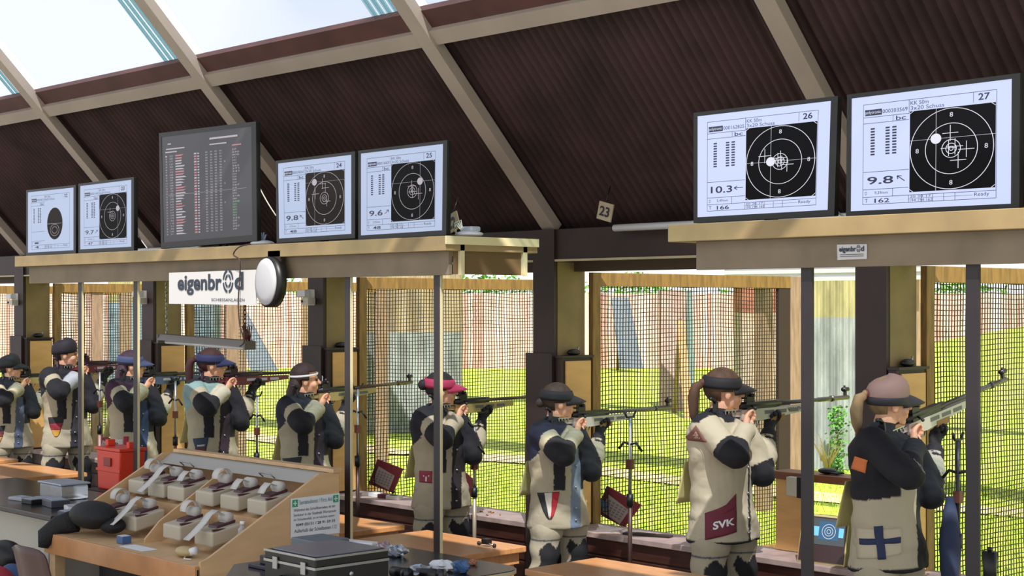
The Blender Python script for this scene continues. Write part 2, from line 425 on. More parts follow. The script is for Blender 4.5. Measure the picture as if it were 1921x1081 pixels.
# ---------------------------------------------------------------- outside: fence, hedge, baffles, corrugated pillars
plank = [mat('plank_pink', 'd4a8a4', .8, noise_amt=.12, scale=2), mat('plank_tan', 'dcb8b0', .8, noise_amt=.12, scale=2), mat('plank_pale', 'e4cccc', .8, noise_amt=.12, scale=2), mat('plank_rust', 'c69086', .8, noise_amt=.15, scale=2)]
mb = MB(); D = 53.0
for i in range(330):
    t = -22+ 0.13*i
    a = CF*D + CR*t; b = a+CR*0.122
    z0 = -0.3; z1 = 2.42+0.02*random.random(); mi = random.choice([0, 0, 1, 2, 3])
    off = CF*(0.03 if i % 2 else 0)
    c = [a+off, b+off, b+off+CF*.025, a+off+CF*.025]
    mb.prism([Vector((p.x, p.y, z0)) for p in c], (0, 0, z1-z0), mi)
a = CF*(D-0.02)+CR*(-22); b = CF*(D-0.02)+CR*21
fe = mb.build('board_fence', plank); tag(fe, 'long pinkish board fence closing off the far side of the lawn', 'fence')
leafm = mat('leaf_green', '5c9440', .7, noise_amt=.4, scale=3); leafm2 = mat('leaf_light', '8fb84a', .7, noise_amt=.3, scale=3)
def leafcloud(cx, cy, z0, rx, rz, n, name, label, cat, ax=None, trunk=True):
    t = thing(name, (cx, cy, -0.1), label, cat)
    m = MB(); ax = ax or CR
    for i in range(n):
        th = random.random()*2*PI; u = random.uniform(-1, 1); r = random.random()**.4
        q = Vector((math.cos(th)*math.sqrt(1-u*u), math.sin(th)*math.sqrt(1-u*u), u))*r
        p = Vector((ax.x*q.x*rx - ax.y*q.y*rz*.6, ax.y*q.x*rx + ax.x*q.y*rz*.6, z0+.1+q.z*rz))
        s = random.uniform(.05, .13); a = Vector((random.gauss(0, 1), random.gauss(0, 1), random.gauss(0, 1))).normalized(); b = a.orthogonal().normalized()
        m.add([p-a*s, p+b*s*.5, p+a*s, p-b*s*.5], [(0, 1, 2, 3)], random.choice([0, 0, 1]))
    m.build('foliage', [leafm, leafm2], t, raw=True)
    MB().tube([(0, 0, -.1), (0, 0, z0)], [.12, .06], 8).build('stem', mat('bark', '5b4636', .9), t)
hl = [(300, 'rounded green bush rising past the fence at the far left'), (520, 'green bush past the fence near the speaker'), (905, 'dark green bush top past the fence left of the red flag pocket shooter'), (1185, 'low bright bush past the fence above the leaning slab'), (1450, 'bright bush past the fence above the ponytail shooter'), (1790, 'green bush past the fence at the right edge')]
for x, lb in hl:
    p = PX(x, 570, d=57.5); leafcloud(p.x, p.y, 2.15, 2.2, 1.15, 1100, 'bush', lb, 'bush')

galv = mat('galvanised_sheet', '989ea0', .5, metal=.1, noise_amt=.3, scale=5, stretch=(1, 1, .3))
galvy = mat('yellowed_sheet', 'a49e76', .6, metal=.05, noise_amt=.3, scale=5, stretch=(1, 1, .3))
rustm = mat('rusty_board', 'b47a66', .8, noise_amt=.3, scale=3)
def corr_pillar(xa, xb, ybot, depth, ztop, label, m1, m2, split, back=0.8, name='corrugated_pillar'):
    A = PX(xa, 570, d=depth); B = PX(xb, 570, d=depth); L = (B-A).length; ux = (B-A).normalized(); uy = Vector((-ux.y, ux.x, 0))
    if uy.dot(CF) < 0: uy = -uy
    t = thing(name, (A.x, A.y, -0.1), label, 'pillar')
    n = int(L/0.0105)
    for nm, (za, zb), mm in (('lower_sheet', (0, split), m1), ('upper_sheet', (split, ztop+.1), m2)):
        m = MB(); vs = []; fs = []
        for side, (o0, du, nn, LL) in enumerate(((Vector((0, 0, 0)), ux, n, L), (ux*L, uy, int(back/0.0105), back), (Vector((0, 0, 0)), uy, int(back/0.0105), back))):
            base = len(vs); nv = uy if side == 0 else ux*(1 if side == 1 else -1)
            for i in range(nn+1):
                s = LL*i/nn; h = 0.017*math.cos(2*PI*s/0.084)*(1 if side else -1)
                for z in (za, zb): q = o0+du*s+nv*(h); vs.append((q.x, q.y, z))
            for i in range(nn): fs.append((base+2*i, base+2*i+1, base+2*i+3, base+2*i+2))
        m.add(vs, fs, 0, True); m.build(nm, mm, t, raw=True)
    m = MB(); c = [uy*.03+ux*.02, ux*(L-.02)+uy*.03, ux*(L-.02)+uy*back, uy*back+ux*.02]; m.prism([Vector((p.x, p.y, 0)) for p in c], (0, 0, ztop+.05)); m.build('core', mat('dark_core', '4a443c', .9), t)
corr_pillar(1500, 1640, 880, 20.7, 2.9, 'tall ribbed metal pillar standing in the open gap left of the blue cross shooter', galv, galvy, 2.0)
corr_pillar(670, 862, 815, 26.5, 3.4, 'broad rust-streaked ribbed metal pillar behind the net by the pink visor shooter', galv, mat('rust_sheet', 'a39379', .6, noise_amt=.3, scale=4, stretch=(1, 1, .25)), 1.7, 1.0)
corr_pillar(1392, 1470, 850, 23, 3.2, 'ribbed pillar with a rusty top behind the ponytail shooter', mat('pale_sheet', 'c4b2a0', .6, noise_amt=.2, scale=5), rustm, 2.05)
corr_pillar(205, 300, 800, 27, 2.85, 'blue-grey ribbed pillar seen through the net between the two left posts', mat('blue_sheet', '7f93a6', .5, noise_amt=.2, scale=4), galvy, 2.2)
corr_pillar(360, 400, 800, 33, 2.85, 'narrow blue-grey ribbed pillar under the fluorescent lamp', MATS['blue_sheet'], galvy, 2.3)
def leaning(x0t, x1t, x0b, x1b, yt, yb, d, label, m, name='leaning_slab', th=.25):
    t = PX((x0b+x1b)/2, yb, d=d); o = thing(name, (t.x, t.y, t.z), label, 'slab')
    q = [PX(x0t, yt, d=d+.6), PX(x1t, yt, d=d+.6), PX(x1b, yb, d=d), PX(x0b, yb, d=d)]
    mb = MB(); mb.prism([p-t for p in q], CF*th); mb.build('panel', m, o, .01)
    mb = MB(); a = (q[0]+q[1])/2-t+CF*th; mb.tube([a, (a.x+CF.x*1.0, a.y+CF.y*1.0, -(t.z+.1))], .05, 8); mb.build('prop', wframe2, o)
slate = mat('slate_grey', '6c7686', .7, noise_amt=.1, scale=2); pinkp = mat('pinkish_slab', 'c2a09a', .8, noise_amt=.1, scale=2); teal = mat('teal_grey', '6f8a86', .7, noise_amt=.15, scale=2)
leaning(1147, 1180, 1163, 1207, 558, 692, 50, 'dark slate slab leaning to the left in front of the far fence', slate)
leaning(430, 447, 470, 520, 560, 696, 50, 'grey slab leaning left under the loudspeaker, in front of the fence', slate)
leaning(1289, 1299, 1291, 1304, 545, 760, 34, 'narrow teal board leaning beside the pinkish post', teal, 'leaning_board', .1)
leaning(1240, 1286, 1240, 1290, 545, 772, 32, 'broad pinkish post rising from the lawn behind the net', mat('pink_post', 'b0948c', .8, noise_amt=.15, scale=3), 'board_post', .5)
leaning(1270, 1284, 1284, 1302, 600, 790, 29.8, 'orange batten leaning on the pinkish post', mat('orange_batten', 'd39a6a', .7, noise_amt=.1, scale=3), 'leaning_board', .1)  # batten coloured orange all over

# overhead baffles over the lawn, on posts; they throw the shade bands on the grass
def baffle(y, z0, z1, label, ribs=False, x0=-32, x1=3, m=None):
    t = thing('overhead_baffle', (x0, y, 0), label, 'baffle', None)
    mm = MB()
    if ribs:
        nz = 8
        for i in range(nz):
            za = z0+(z1-z0)*i/nz; zb = z0+(z1-z0)*(i+1)/nz; mm.box(0, x1-x0, .0 if i % 2 else -.025, .05, za, zb)
    else: mm.box(0, x1-x0, 0, .12, z0, z1)
    mm.build('baffle_board', m or wframe2, t)
    for x in (x0+.3, x1-.3): MB().box(x-x0, x-x0+.14, .12, .26, -.1, z1).build('post', wframe2, t)
baffle(14.5, 3.0, 5.2, 'high timber baffle spanning the lawn beyond the firing line')
baffle(22.5, 3.4, 4.6, 'further timber baffle spanning the middle of the lawn')
baffle(13.0, 2.31, 2.62, 'low white ribbed baffle seen at the top of the open gap', True, -10.6, -8.2, white)

# grass tufts close to the openings and the weeds by the ribbed pillar
gm1 = mat('grass_blade', 'c6d04c', .8, noise_amt=.3, scale=4); gm2 = mat('grass_blade_dark', '8cae34', .8, noise_amt=.3, scale=4)
mb = MB()
for i in range(26000):
    f = random.uniform(11.5, 21); u = random.uniform(-.16, .33)
    p = CF*f+CR*f*u
    if 19.2 < f and .15 < u : continue
    if p.y < 7.75 : continue
    h = random.uniform(.03, .08); a = random.random()*PI; dx, dy = math.cos(a)*.006, math.sin(a)*.006
    z = ground_z(p.x, p.y); lx, ly = random.uniform(-.03, .03), random.uniform(-.03, .03)
    mb.add([(p.x-dx, p.y-dy, z), (p.x+dx, p.y+dy, z), (p.x+lx, p.y+ly, z+h)], [(0, 1, 2)], random.choice([0, 0, 1]))
g = mb.build('grass', [gm1, gm2], raw=True); tag(g, 'short sunlit grass growing on the lawn past the openings', 'grass', kind='stuff')
for q, (x, y, h, lb) in enumerate(((1553, 893, .55, 'dry golden weed growing at the foot of the ribbed pillar'),)):
    p = PX(x, y, d=19.6); t = thing('weed', (p.x, p.y, -.1), lb, 'weed'); m = MB()
    for i in range(45):
        a = random.random()*2*PI; l = random.uniform(.5, 1)*h
        m.tube([(0, 0, 0), (math.cos(a)*.1*l, math.sin(a)*.1*l, l*.5), (math.cos(a)*.4*l, math.sin(a)*.4*l, l)], [.004, .004, .002], 4)
    m.build('stalks', mat('straw', 'd2bb6a', .8), t)
p = PX(1572, 893, d=20.3); t = thing('ivy', (p.x, p.y, -.1), 'green ivy climbing the ribbed pillar in the open gap', 'ivy'); m = MB()
for i in range(420):
    z = random.uniform(0, .85); q = Vector((0, 0, z))+CR*(random.gauss(0, .06))+CF*random.uniform(-.03, .1); a = Vector((random.gauss(0, 1), random.gauss(0, 1), random.gauss(0, 1))).normalized(); b = a.orthogonal().normalized(); s = .022
    m.add([q-a*s, q+b*s, q+a*s, q-b*s], [(0, 1, 2, 3)])
m.build('leaves', leafm, t, raw=True); MB().tube([(0, 0, 0), (0, 0, .85)], .006, 6).build('stem', MATS['bark'], t)
# ---------------------------------------------------------------- monitor shelves, posts
YS = 5.50
def shelf_unit(x0, x1, label, endface):
    t = thing('monitor_shelf', (x0, YS, 0), label, 'shelf', 'monitor shelves over the tables'); L = x1-x0
    MB().box(0, L, 0, .69, 2.365, 2.445).build('shelf_board', shelfm, t, .003)
    MB().box(.12, L-(.0 if not endface else -.0)-.04, .06, .085, 2.235, 2.365).build('fascia', fascia, t, .002)
    if endface:
        pale = mat('batten_and_lit_end', 'd8cba0', .5)
        MB().box(L, L+.012, 0, .69, 2.40, 2.445).build('lit_end_face', pale, t)  # brighter light on the end face is put into its pale colour
        MB().box(L-.035, L-.02, .085, .60, 2.24, 2.365).build('end_panel', mat('end_panel_brown', '6b5535', .7), t)
        for y in (.11, .58): MB().box(L-.02, L+.0, y, y+.03, 2.235, 2.40).build('batten', pale, t)
    return t
shelf_unit(-11.5, -6.40, 'long tan shelf carrying the left five monitors on four dark posts', True)
shelf_unit(-4.82, -1.2, 'tan shelf carrying the two large monitors at the right', False)
pl = {153: 'leftmost dark post, rising through the white headband shooter', 257: 'dark post left of the printer rack', 653: 'dark post at the right end of the printer rack', 820: 'dark post in front of the pink visor shooter', 1513: 'dark post right of the maroon pocket shooter', 1822: 'dark post in front of the blue cross shooter\'s rifle barrel'}
for x, lb in pl.items():
    p = PX(x-7 if x < 1500 else x-11, 600, Y=5.585); t = thing('shelf_post', (p.x, 5.585, 0), lb, 'post', 'posts under the monitor shelves')
    wd = .052 if x < 1500 else .058
    MB().box(0, wd, 0, .02, 0, 2.364).build('post_body', postm, t, .003)
    if x < 1500: MB().box(wd, wd+.004, 0.003, .02, 0, 2.364).build('edge_strip', postedge, t)  # paler narrow strip along the right edge of the left posts

# ---------------------------------------------------------------- monitors
scr = mat('lit_screen', 'b9c3e4', emit=1.0); scrdim = mat('lit_screen_dim', 'a9b6d2', emit=.9); scrblack = mat('screen_black', '08080c', .6, spec=.12)
scrink = mat('screen_ink', '202848', .4); scrline = mat('screen_line', 'd8d8e4', emit=.9); scrgrey = mat('screen_grey', '55545c', emit=.45)
scrpink = mat('screen_pink', 'c08088', emit=.7); scrgreen = mat('screen_green', '8cc08c', emit=.7); scrline2 = mat('screen_line2', 'b0a8b0', emit=.8); scrbrown = mat('screen_brown', '201a18', .6, spec=.15)
def monitor(cr, Y, label, no, total, score, arrow, dot, shots, scoreboard=False, small=False, circle=False, blackmat=0):
    P = [PX(x, y, Y=Y) for x, y in cr]        # TL TR BR BL
    o = P[3].copy(); t = thing('monitor', o, label, 'monitor', None)
    n = (P[1]-P[0]).cross(P[3]-P[0]).normalized()
    if n.y > 0: n = -n
    def f(a, b, k=0.0):
        return (P[0]*(1-a)*(1-b)+P[1]*a*(1-b)+P[2]*a*b+P[3]*(1-a)*b) + n*k - o
    back = Vector((0, .03, 0))
    MB().prism([f(0, 0), f(1, 0), f(1, 1), f(0, 1)], back).build('housing', black, t, .004)
    m = MB(); m.prism([f(.25, .2), f(.75, .2), f(.75, .85), f(.25, .85)], (0, .09, 0)); m.build('rear_cover', black, t)
    m = MB(); m.prism([f(.46, .9)+Vector((0, .06, 0)), f(.54, .9)+Vector((0, .06, 0)), f(.54, 1.0)+Vector((0, .06, -.03)), f(.46, 1.0)+Vector((0, .06, -.03))], (0, .02, 0)); m.build('foot', black, t)
    m = MB(); bx = .028; by = .035
    for q in ((0, 0, 1, by), (0, 1-by*1.5, 1, 1), (0, by, bx, 1-by*1.5), (1-bx*1.6, by, 1, 1-by*1.5)):
        m.prism([f(q[0], q[1], .004), f(q[2], q[1], .004), f(q[2], q[3], .004), f(q[0], q[3], .004)], -n*.006)
    bez = m.build('bezel', black, t)
    ia, ib, ja, jb = bx*1.4, 1-bx*1.9, by*1.6, 1-by*2.0
    def g(a, b, k): return f(ia+(ib-ia)*a, ja+(jb-ja)*b, k)
    def quad(m, a0, b0, a1, b1, mi, k):
        m.add([g(a0, b0, k), g(a1, b0, k), g(a1, b1, k), g(a0, b1, k)], [(0, 1, 2, 3)], mi)
    def ring(m, ca, cb, ra, rb, w_, mi, k, n=48):
        vs = []
        for i in range(n):
            an = 2*PI*i/n
            vs += [g(ca+ra*math.cos(an), cb+rb*math.sin(an), k), g(ca+(ra-w_)*math.cos(an), cb+(rb-w_*1.15)*math.sin(an), k)]
        m.add(vs, [(2*i, 2*i+1, (2*i+3) % (2*n), (2*i+2) % (2*n)) for i in range(n)], mi)
    def disc(m, ca, cb, ra, rb, mi, k, n=32): m.add([g(ca+ra*math.cos(2*PI*i/n), cb+rb*math.sin(2*PI*i/n), k) for i in range(n)], [tuple(range(n))], mi)
    def line(m, a0, b0, a1, b1, w_, mi, k):
        da, db = a1-a0, b1-b0; L = math.hypot(da, db) or 1; ex, ey = -db/L*w_/2, da/L*w_/2
        m.add([g(a0+ex, b0+ey, k), g(a1+ex, b1+ey, k), g(a1-ex, b1-ey, k), g(a0-ex, b0-ey, k)], [(0, 1, 2, 3)], mi)
    def txt(m, s, a0, b0, a1, b1, mi, k=.003, bold=0): put_text(m, s, lambda a, b: g(a, b, k), a0, a1, b1, b0, mi, bold)
    m = MB()
    m.add([g(-.03, -.03, .001), g(1.03, -.03, .001), g(1.03, 1.03, .001), g(-.03, 1.03, .001)], [(0, 1, 2, 3)], 0)
    if scoreboard:
        rnd = random.Random(3)
        for i in range(30):
            b = .17+i*.0265
            if i == 15: line(m, .05, b-.006, .95, b-.006, .002, 1, .002)
            mi = 2 if i % 6 < 2 else 1
            txt(m, '%d' % (i+1), .03, b, .05, b+.015, 1); txt(m, '%03d' % rnd.randint(100, 400), .08, b, .12, b+.015, 1)
            m.add([g(.15, b, .003), g(.15+rnd.uniform(.06, .13), b, .003), g(.15+rnd.uniform(.06, .13), b+.014, .003), g(.15, b+.014, .003)], [(0, 1, 2, 3)], mi)
            quad(m, .37, b, .40, b+.015, 2 if i % 3 else 1, .003); quad(m, .41, b+.003, .43, b+.015, 1, .003)
            for c in (.50, .555, .605, .66): txt(m, str(rnd.randint(90, 99)), c, b, c+.025, b+.015, 1)
            if i in (4, 12, 19): txt(m, '5', .71, b, .725, b+.015, 1)
            txt(m, '%03d' % rnd.randint(280, 380), .80, b, .845+rnd.choice([0, 0, .03]), b+.015, 3 if 18 < i < 25 else 1)
        quad(m, .55, .04, .86, .058, 1, .003); quad(m, .06, .05, .10, .062, 1, .003); quad(m, .04, .10, .26, .112, 1, .003); quad(m, .55, .10, .74, .112, 1, .003); quad(m, .03, .13, .17, .142, 1, .003); quad(m, .8, .13, .9, .142, 2, .003)
        m.build('display', [scrgrey, scrline2, scrpink, scrgreen], bez)
        return t
    L = .07; R = .92; T = .05; B = .965; XM = .375; wl = .0028
    # grid of fields
    for q in ((L, T, R, T), (L, B, R, B), (L, T, L, B), (R, T, R, B), (XM, T, XM, .17), (L, .17, XM, .17), (L, .225, XM, .225), (.27, .17, .27, .225), (L, .67, XM, .67), (L, .83, XM, .83), (L, .90, R, .90), (.27, .83, .27, .90), (XM, .90, XM, B), (.78, T, .78, .14)):
        line(m, *q, wl*1.6 if q[1] == q[3] else wl, 1, .002)
    for c in (.46, .53, .60, .67): line(m, c, .90, c, B, wl, 1, .002)
    line(m, XM, .93, .78, .93, wl, 1, .002)
    quad(m, .08, .10, .195, .155, 1, .002); txt(m, 'polytronic', .085, .112, .19, .148, 2, .004)
    txt(m, total[1], .20, .11, .365, .145, 1)
    txt(m, 'KK 50m', .385, .065, .50, .10, 1); txt(m, '3x20 Schuss', .385, .11, .60, .145, 1)
    txt(m, str(no), .81, .065, .88, .125, 1, bold=.02)
    txt(m, 'bc', .29, .18, .355, .22, 1, bold=.01)
    for c in (.12, .22, .265):
        for j in range(10): quad(m, c, .27+j*.026, c+.028, .285+j*.026, 1, .002)
    if score: txt(m, score, .10, .715, .275, .785, 1, bold=.015)
    ax, ay = arrow
    if score:
        cx, cy = .325, .745; line(m, cx-ax*.035, cy-ay*.035, cx+ax*.035, cy+ay*.035, .007, 1, .003)
        for s in (1, -1):
            an = math.atan2(ay, ax)+s*2.5; line(m, cx+ax*.035, cy+ay*.035, cx+ax*.035+math.cos(an)*.03, cy+ay*.035+math.sin(an)*.03, .007, 1, .003)
    txt(m, 'D', .085, .85, .10, .88, 1); txt(m, total[2], .15, .85, .24, .88, 1)
    txt(m, 'T', .085, .915, .105, .95, 1); txt(m, total[0], .15, .915, .25, .955, 1, bold=.015)
    txt(m, '20 20 17', .385, .905, .52, .925, 1); txt(m, '194 194 162', .385, .935, .53, .96, 1)
    txt(m, 'Ready', .79, .91, .88, .95, 1)
    if circle:
        disc(m, .60, .55, .17, .27, 3, .002); line(m, .43, .55, .77, .55, .005, 4, .003)
        for r_ in (.06, .1): ring(m, .60, .66, r_, r_*1.0, .005, 4, .003, 24)
    else:
        quad(m, XM+.005, .155, .915, .875, 3, .0015)
        CX, CY = .645, .515
        for r_ in (.262, .165, .06, .035, .015): ring(m, CX, CY, r_, r_*1.35, .0045, 4, .003)
        for (a, b, s) in ((CX, .22, '8'), (CX, .81, '8'), (.43, CY, '8'), (.86, CY, '8')): txt(m, s, a-.01, b-.02, a+.01, b+.02, 4)
        dx, dy = dot
        line(m, XM+.005, dy, .915, dy, .0022, 4, .003); line(m, dx, .155, dx, .875, .0022, 4, .003)
        disc(m, dx, dy, .034, .045, 4, .004)
        for (a, b) in shots: line(m, a-.05, b, a+.05, b, .005, 4, .004); line(m, a, b-.07, a, b+.07, .004, 4, .004)
        for (a, b, c, d_) in ((XM+.005, .18, XM+.03, .155), (.89, .155, .915, .18), (XM+.005, .85, XM+.03, .875), (.89, .875, .915, .85)): line(m, a, b, c, d_, .004, 4, .003)
    m.build('display', [scrdim if small else scr, scrink, scrline, [scrblack, scrbrown][blackmat], scrline if not small else scrline2], bez)
    return t
YT = 5.60
monitor([(50, 357), (143, 347), (143, 476), (50, 481)], YT, 'leftmost monitor on the long shelf, white page with one dark oval', 22, ('4', '0001', '1'), '', (1, 0), (0, 0), [], small=True, circle=True, blackmat=1)
monitor([(148, 345), (252, 332), (252, 470), (148, 475)], YT, 'second monitor from the left, dark ringed target with greenish dot', 23, ('47', '000142', '5,1mm'), '9.7', (.7, -.7), (.75, .40), [(.6, .45)], small=True)
sb = monitor([(299, 250), (481, 228), (483, 452), (303, 467)], YT, 'tall grey scoreboard monitor filled with rows of small text', 0, ('', '', ''), '', (0, 0), (0, 0), [], scoreboard=True)
monitor([(518, 302), (667, 284), (667, 447), (520, 456)], YT, 'monitor beside the scoreboard, brown target with white dot at its upper left', 24, ('48', '00018263', '6,31mm'), '9.8', (-.7, -.7), (.51, .29), [(.62, .32), (.66, .38), (.68, .56), (.52, .45)], small=True, blackmat=1)
monitor([(673, 283), (840, 263), (838, 441), (673, 451)], YT, 'monitor at the right end of the long shelf, score 9.6', 25, ('48', '00016631', '5,92mm'), '9.6', (.7, -.7), (.74, .40), [(.64, .45), (.65, .52), (.72, .55)], small=True)
monitor([(1302, 212), (1573, 180), (1566, 405), (1302, 419)], YT, 'left one of the two large monitors, score 10.3 and a dot left of centre', 26, ('166', '000162825', '5,49mm'), '10.3', (-1, 0), (.575, .51), [(.53, .45), (.63, .50), (.66, .53), (.70, .55), (.65, .48)])
monitor([(1590, 178), (1915, 137), (1913, 395), (1588, 409)], YT, 'biggest monitor, at the right edge, its white dot above left of centre', 27, ('162', '000203569', '9,39mm'), '9.8', (-.7, -.7), (.55, .42), [(.64, .38), (.74, .53), (.69, .62), (.63, .51), (.67, .5)])
# stand of the scoreboard
p = PX(418, 467, Y=5.66); t = thing('scoreboard_bracket', (p.x, 5.69, 2.445), 'thin steel bracket holding up the scoreboard monitor', 'bracket')
MB().cbox((0, 0, .005), .25, .1, .01).build('base', darksteel, t); MB().tube([(0, 0, 0), (0, 0, .12)], .01, 8).build('rod', steel, t)
def cable(pts, r, m, name, label, cat='cable'):
    """smooth cable through world points"""
    P = [Vector(p) for p in pts]; Q = []
    for i in range(len(P)-1):
        a = P[max(0, i-1)]; b = P[i]; c = P[i+1]; d = P[min(len(P)-1, i+2)]
        for k in range(6):
            t = k/6; Q.append(.5*((2*b)+(c-a)*t+(2*a-5*b+4*c-d)*t*t+(3*b-a-3*c+d)*t**3))
    Q.append(P[-1]); o = MB().tube(Q, r, 6).build(name, m); return tag(o, label, cat)
cable([PX(x, y, Y=5.72) for x, y in ((253, 395), (256, 420), (262, 445), (276, 466))], .004, white, 'cable', 'white cable curling down beside the second monitor')
cable([PX(x, y, Y=5.635) for x, y in ((478, 335), (484, 345), (492, 362), (505, 385), (518, 405))], .004, offwhite, 'cable', 'pale cable running down from the right side of the scoreboard')
cable([PX(x, y, Y=5.66) for x, y in ((1568, 385), (1574, 400), (1590, 408), (1608, 407))], .004, white, 'cable', 'white cable looping between the two large monitors')
cable([PX(x, y, Y=5.45) for x, y in ((470, 458), (448, 464), (438, 478), (450, 490), (449, 530), (447, 570), (450, 610), (458, 640), (450, 650))], .0045, mat('dark_cable', '35201c', .6), 'cable', 'dark red cable hanging down past the white sign')
for q, (x, y) in enumerate(((492, 457), (880, 449))):
    p = PX(x, y, Y=5.66 if q == 0 else 5.75); t = thing('router' if q else 'antenna_unit', (p.x, p.y, 2.445), ['small bluish antenna unit on the shelf right of the scoreboard', 'white router with loose cables on the shelf end'][q], 'router')
    if q: p = t.location
    MB().ell((0, 0, .018), .09, .07, .02).build('body', white, t)
    m = MB(); 
    if q == 0:
        for a in (-.6, -.2, .3, .8): m.tube([(0, 0, .02), (math.sin(a)*.06, 0, .03+.06*math.cos(a))], [.012, .004], 6)
        m.build('antenna', mat('pale_blue_plastic', '8fa3b8', .4), t)
    else:
        m.cbox((.01, 0, .045), .10, .07, .03); m.build('lid', mat('pale_grey_plastic', 'b7bfc9', .4), t, .01)
        m = MB(); 
        for a in range(4): m.tube([(-.05, 0, .03), (-.09, -.01+.01*a, .07+.01*a), (-.12, 0, .04+.015*a), (-.11, .01, .0+.01)], .003, 6)
        m.build('cord', offwhite, t)

# ---------------------------------------------------------------- signs
navy = mat('sign_navy', '1d2838', .5)
def logo(m, f, x0, x1, y0, y1, mi=0):
    """lettering 'eigenbr(o)d' with the sight ring as the o, y up"""
    W = x1-x0; H = y1-y0; zl = y0+H*.25
    put_text(m, 'eigenbr', f, x0, x0+W*.68, y0, y0+H*.93, mi, .03)
    put_text(m, 'd', f, x0+W*.87, x1, y0+H*.23, y0+H*.98, mi, .03)
    cx, cy, ra, rb = x0+W*.775, y0+H*.6, W*.078, H*.52
    for r0, r1 in ((1, .76), (.58, .36)):
        for k in range(4):
            vs = []; n = 8
            for i in range(n+1):
                a = PI/2*k+.14+(PI/2-.28)*i/n
                vs += [f(cx+ra*r0*math.cos(a), cy+rb*r0*math.sin(a)), f(cx+ra*r1*math.cos(a), cy+rb*r1*math.sin(a))]
            m.add(vs, [(2*i, 2*i+1, 2*i+3, 2*i+2) for i in range(n)], mi)
def sign(cr, Y, th=.01):
    P = [PX(x, y, Y=Y) for x, y in cr]; return P
P = sign([(317, 512), (480, 506), (480, 573), (317, 570)], 5.485)
t = thing('sign_board', P[3], 'white board with dark lettering hanging under the left shelf', 'sign'); o = P[3]
def f(a, b): return P[3]*(1-a)*(1-b)+P[2]*a*(1-b)+P[1]*a*b+P[0]*(1-a)*b - o + Vector((0, -.003, 0))
MB().prism([q-o for q in P], (0, .01, 0)).build('panel', mat('sign_white', 'c3c1c0', .4), t); pn = bpy.data.objects[-1] if False else t.children[0]
m = MB(); logo(m, f, .11, .87, .28, .97); put_text(m, 'SCHIESSANLAGEN', f, .51, .88, .10, .19, 0); m.build('lettering', navy, pn)
P2 = sign([(1570, 459), (1626, 458), (1626, 486), (1571, 488)], 5.555)
t = thing('label_plate', P2[3], 'small white maker\'s plate on the right shelf\'s front board', 'plate'); o = P2[3]; P = P2
MB().prism([q-o for q in P], (0, .004, 0)).build('panel', MATS['sign_white'], t)
m = MB(); logo(m, f, .08, .92, .42, .9); 
for y in (.2, .32): m.add([f(.1, y), f(.9, y), f(.9, y+.03), f(.1, y+.03)], [(0, 1, 2, 3)])
m.build('lettering', navy, t)
for (x, y, s, lb, Y, tilt) in ((1135, 397, '23', 'small tilted plate numbered 23 on the sloping ceiling', 7.02, .25), (848, 418, '22', 'small dim leaning plate numbered 22 at the shelf end by the router', 6.3, -.35)):
    p = PX(x, y, Y=Y); t = thing('number_plate', p, lb, 'plate')
    Mx = Matrix.Rotation(tilt, 3, 'Y')
    F2 = lambda a, b: Mx @ Vector((-.06+.12*a, -.006, -.055+.11*b))
    m = MB(); m.prism([F2(0, 0)+Vector((0, .004, 0)), F2(1, 0)+Vector((0, .004, 0)), F2(1, 1)+Vector((0, .004, 0)), F2(0, 1)+Vector((0, .004, 0))], (0, .01, 0)); m.build('panel', cream if s == '23' else mat('dim_plate', '77705c', .6), t)
    m = MB(); put_text(m, s, F2, .15, .85, .22, .78, 0, .02); m.build('digits', inkm, t)
    MB().tube([(0, .004, .05), (0, .05, .16)], .003, 6).build('hook', darksteel, t)

# loudspeaker under the shelf
p = PX(500, 529, Y=5.47); t = thing('loudspeaker', p, 'round white loudspeaker with a black rim under the left shelf', 'loudspeaker')
n = Vector((-.15, -1, 0)).normalized()
m = MB(); m.tube([n*.0, n*-.06], [.155, .155], 36); m.build('rim', black, t)
m = MB(); rings = []
for r, h in ((.145, .003), (.14, .012), (.10, .02), (.05, .026), (.01, .027)):
    rings.append([n*h+Vector((n.y*-math.cos(a), n.x*math.cos(a), math.sin(a)))*r for a in [2*PI*i/36 for i in range(36)]])
m.loft(rings); m.build('face', mat('speaker_white', 'b4b4b8', .5), t)
m = MB(); m.box(-.03, .1, .03, .06, .05, .19); m.build('bracket', darkbrown, t)

# hanging fluorescent lamp
a = PX(305, 638, Y=6.08); b = PX(468, 651, Y=6.08); t = thing('fluorescent_lamp', (a+b)/2, 'grey tube lamp fixture hanging askew on chains above the navy visor shooter', 'lamp'); c = (a+b)/2
mm = MB(); u = (b-a).normalized(); 
mm.prism([a-c+Vector((0, -.05, 0)), a-c+Vector((0, .05, 0)), a-c+Vector((0, .03, .045)), a-c+Vector((0, -.03, .045))], b-a); mm.build('housing', mat('lamp_grey', '7c7876', .4), t, .003)
MB().tube([a-c+u*.05+Vector((0, 0, -.012)), b-c-u*.05+Vector((0, 0, -.012))], .014, 10).build('tube', mat('tube_glass', 'd8d8d8', .2), t)
for e in (a, b): MB().cbox(e-c+Vector((0, 0, .01)), .02, .09, .06).build('end_cap', mat('end_cap_grey', '66605c', .5), t)
def chain(t, p0, p1, m, name='chain'):
    mm = MB(); L = (p1-p0).length; n = int(L/.03)
    for i in range(n):
        q = p0+(p1-p0)*(i+.5)/n; ax = Vector((1, 0, 0)) if i % 2 else Vector((0, 1, 0)); pts = [q+ax*.009*math.cos(k*PI/4)+Vector((0, 0, .019*math.sin(k*PI/4))) for k in range(9)]
        mm.tube(pts, .003, 5)
    mm.build(name, m, t)
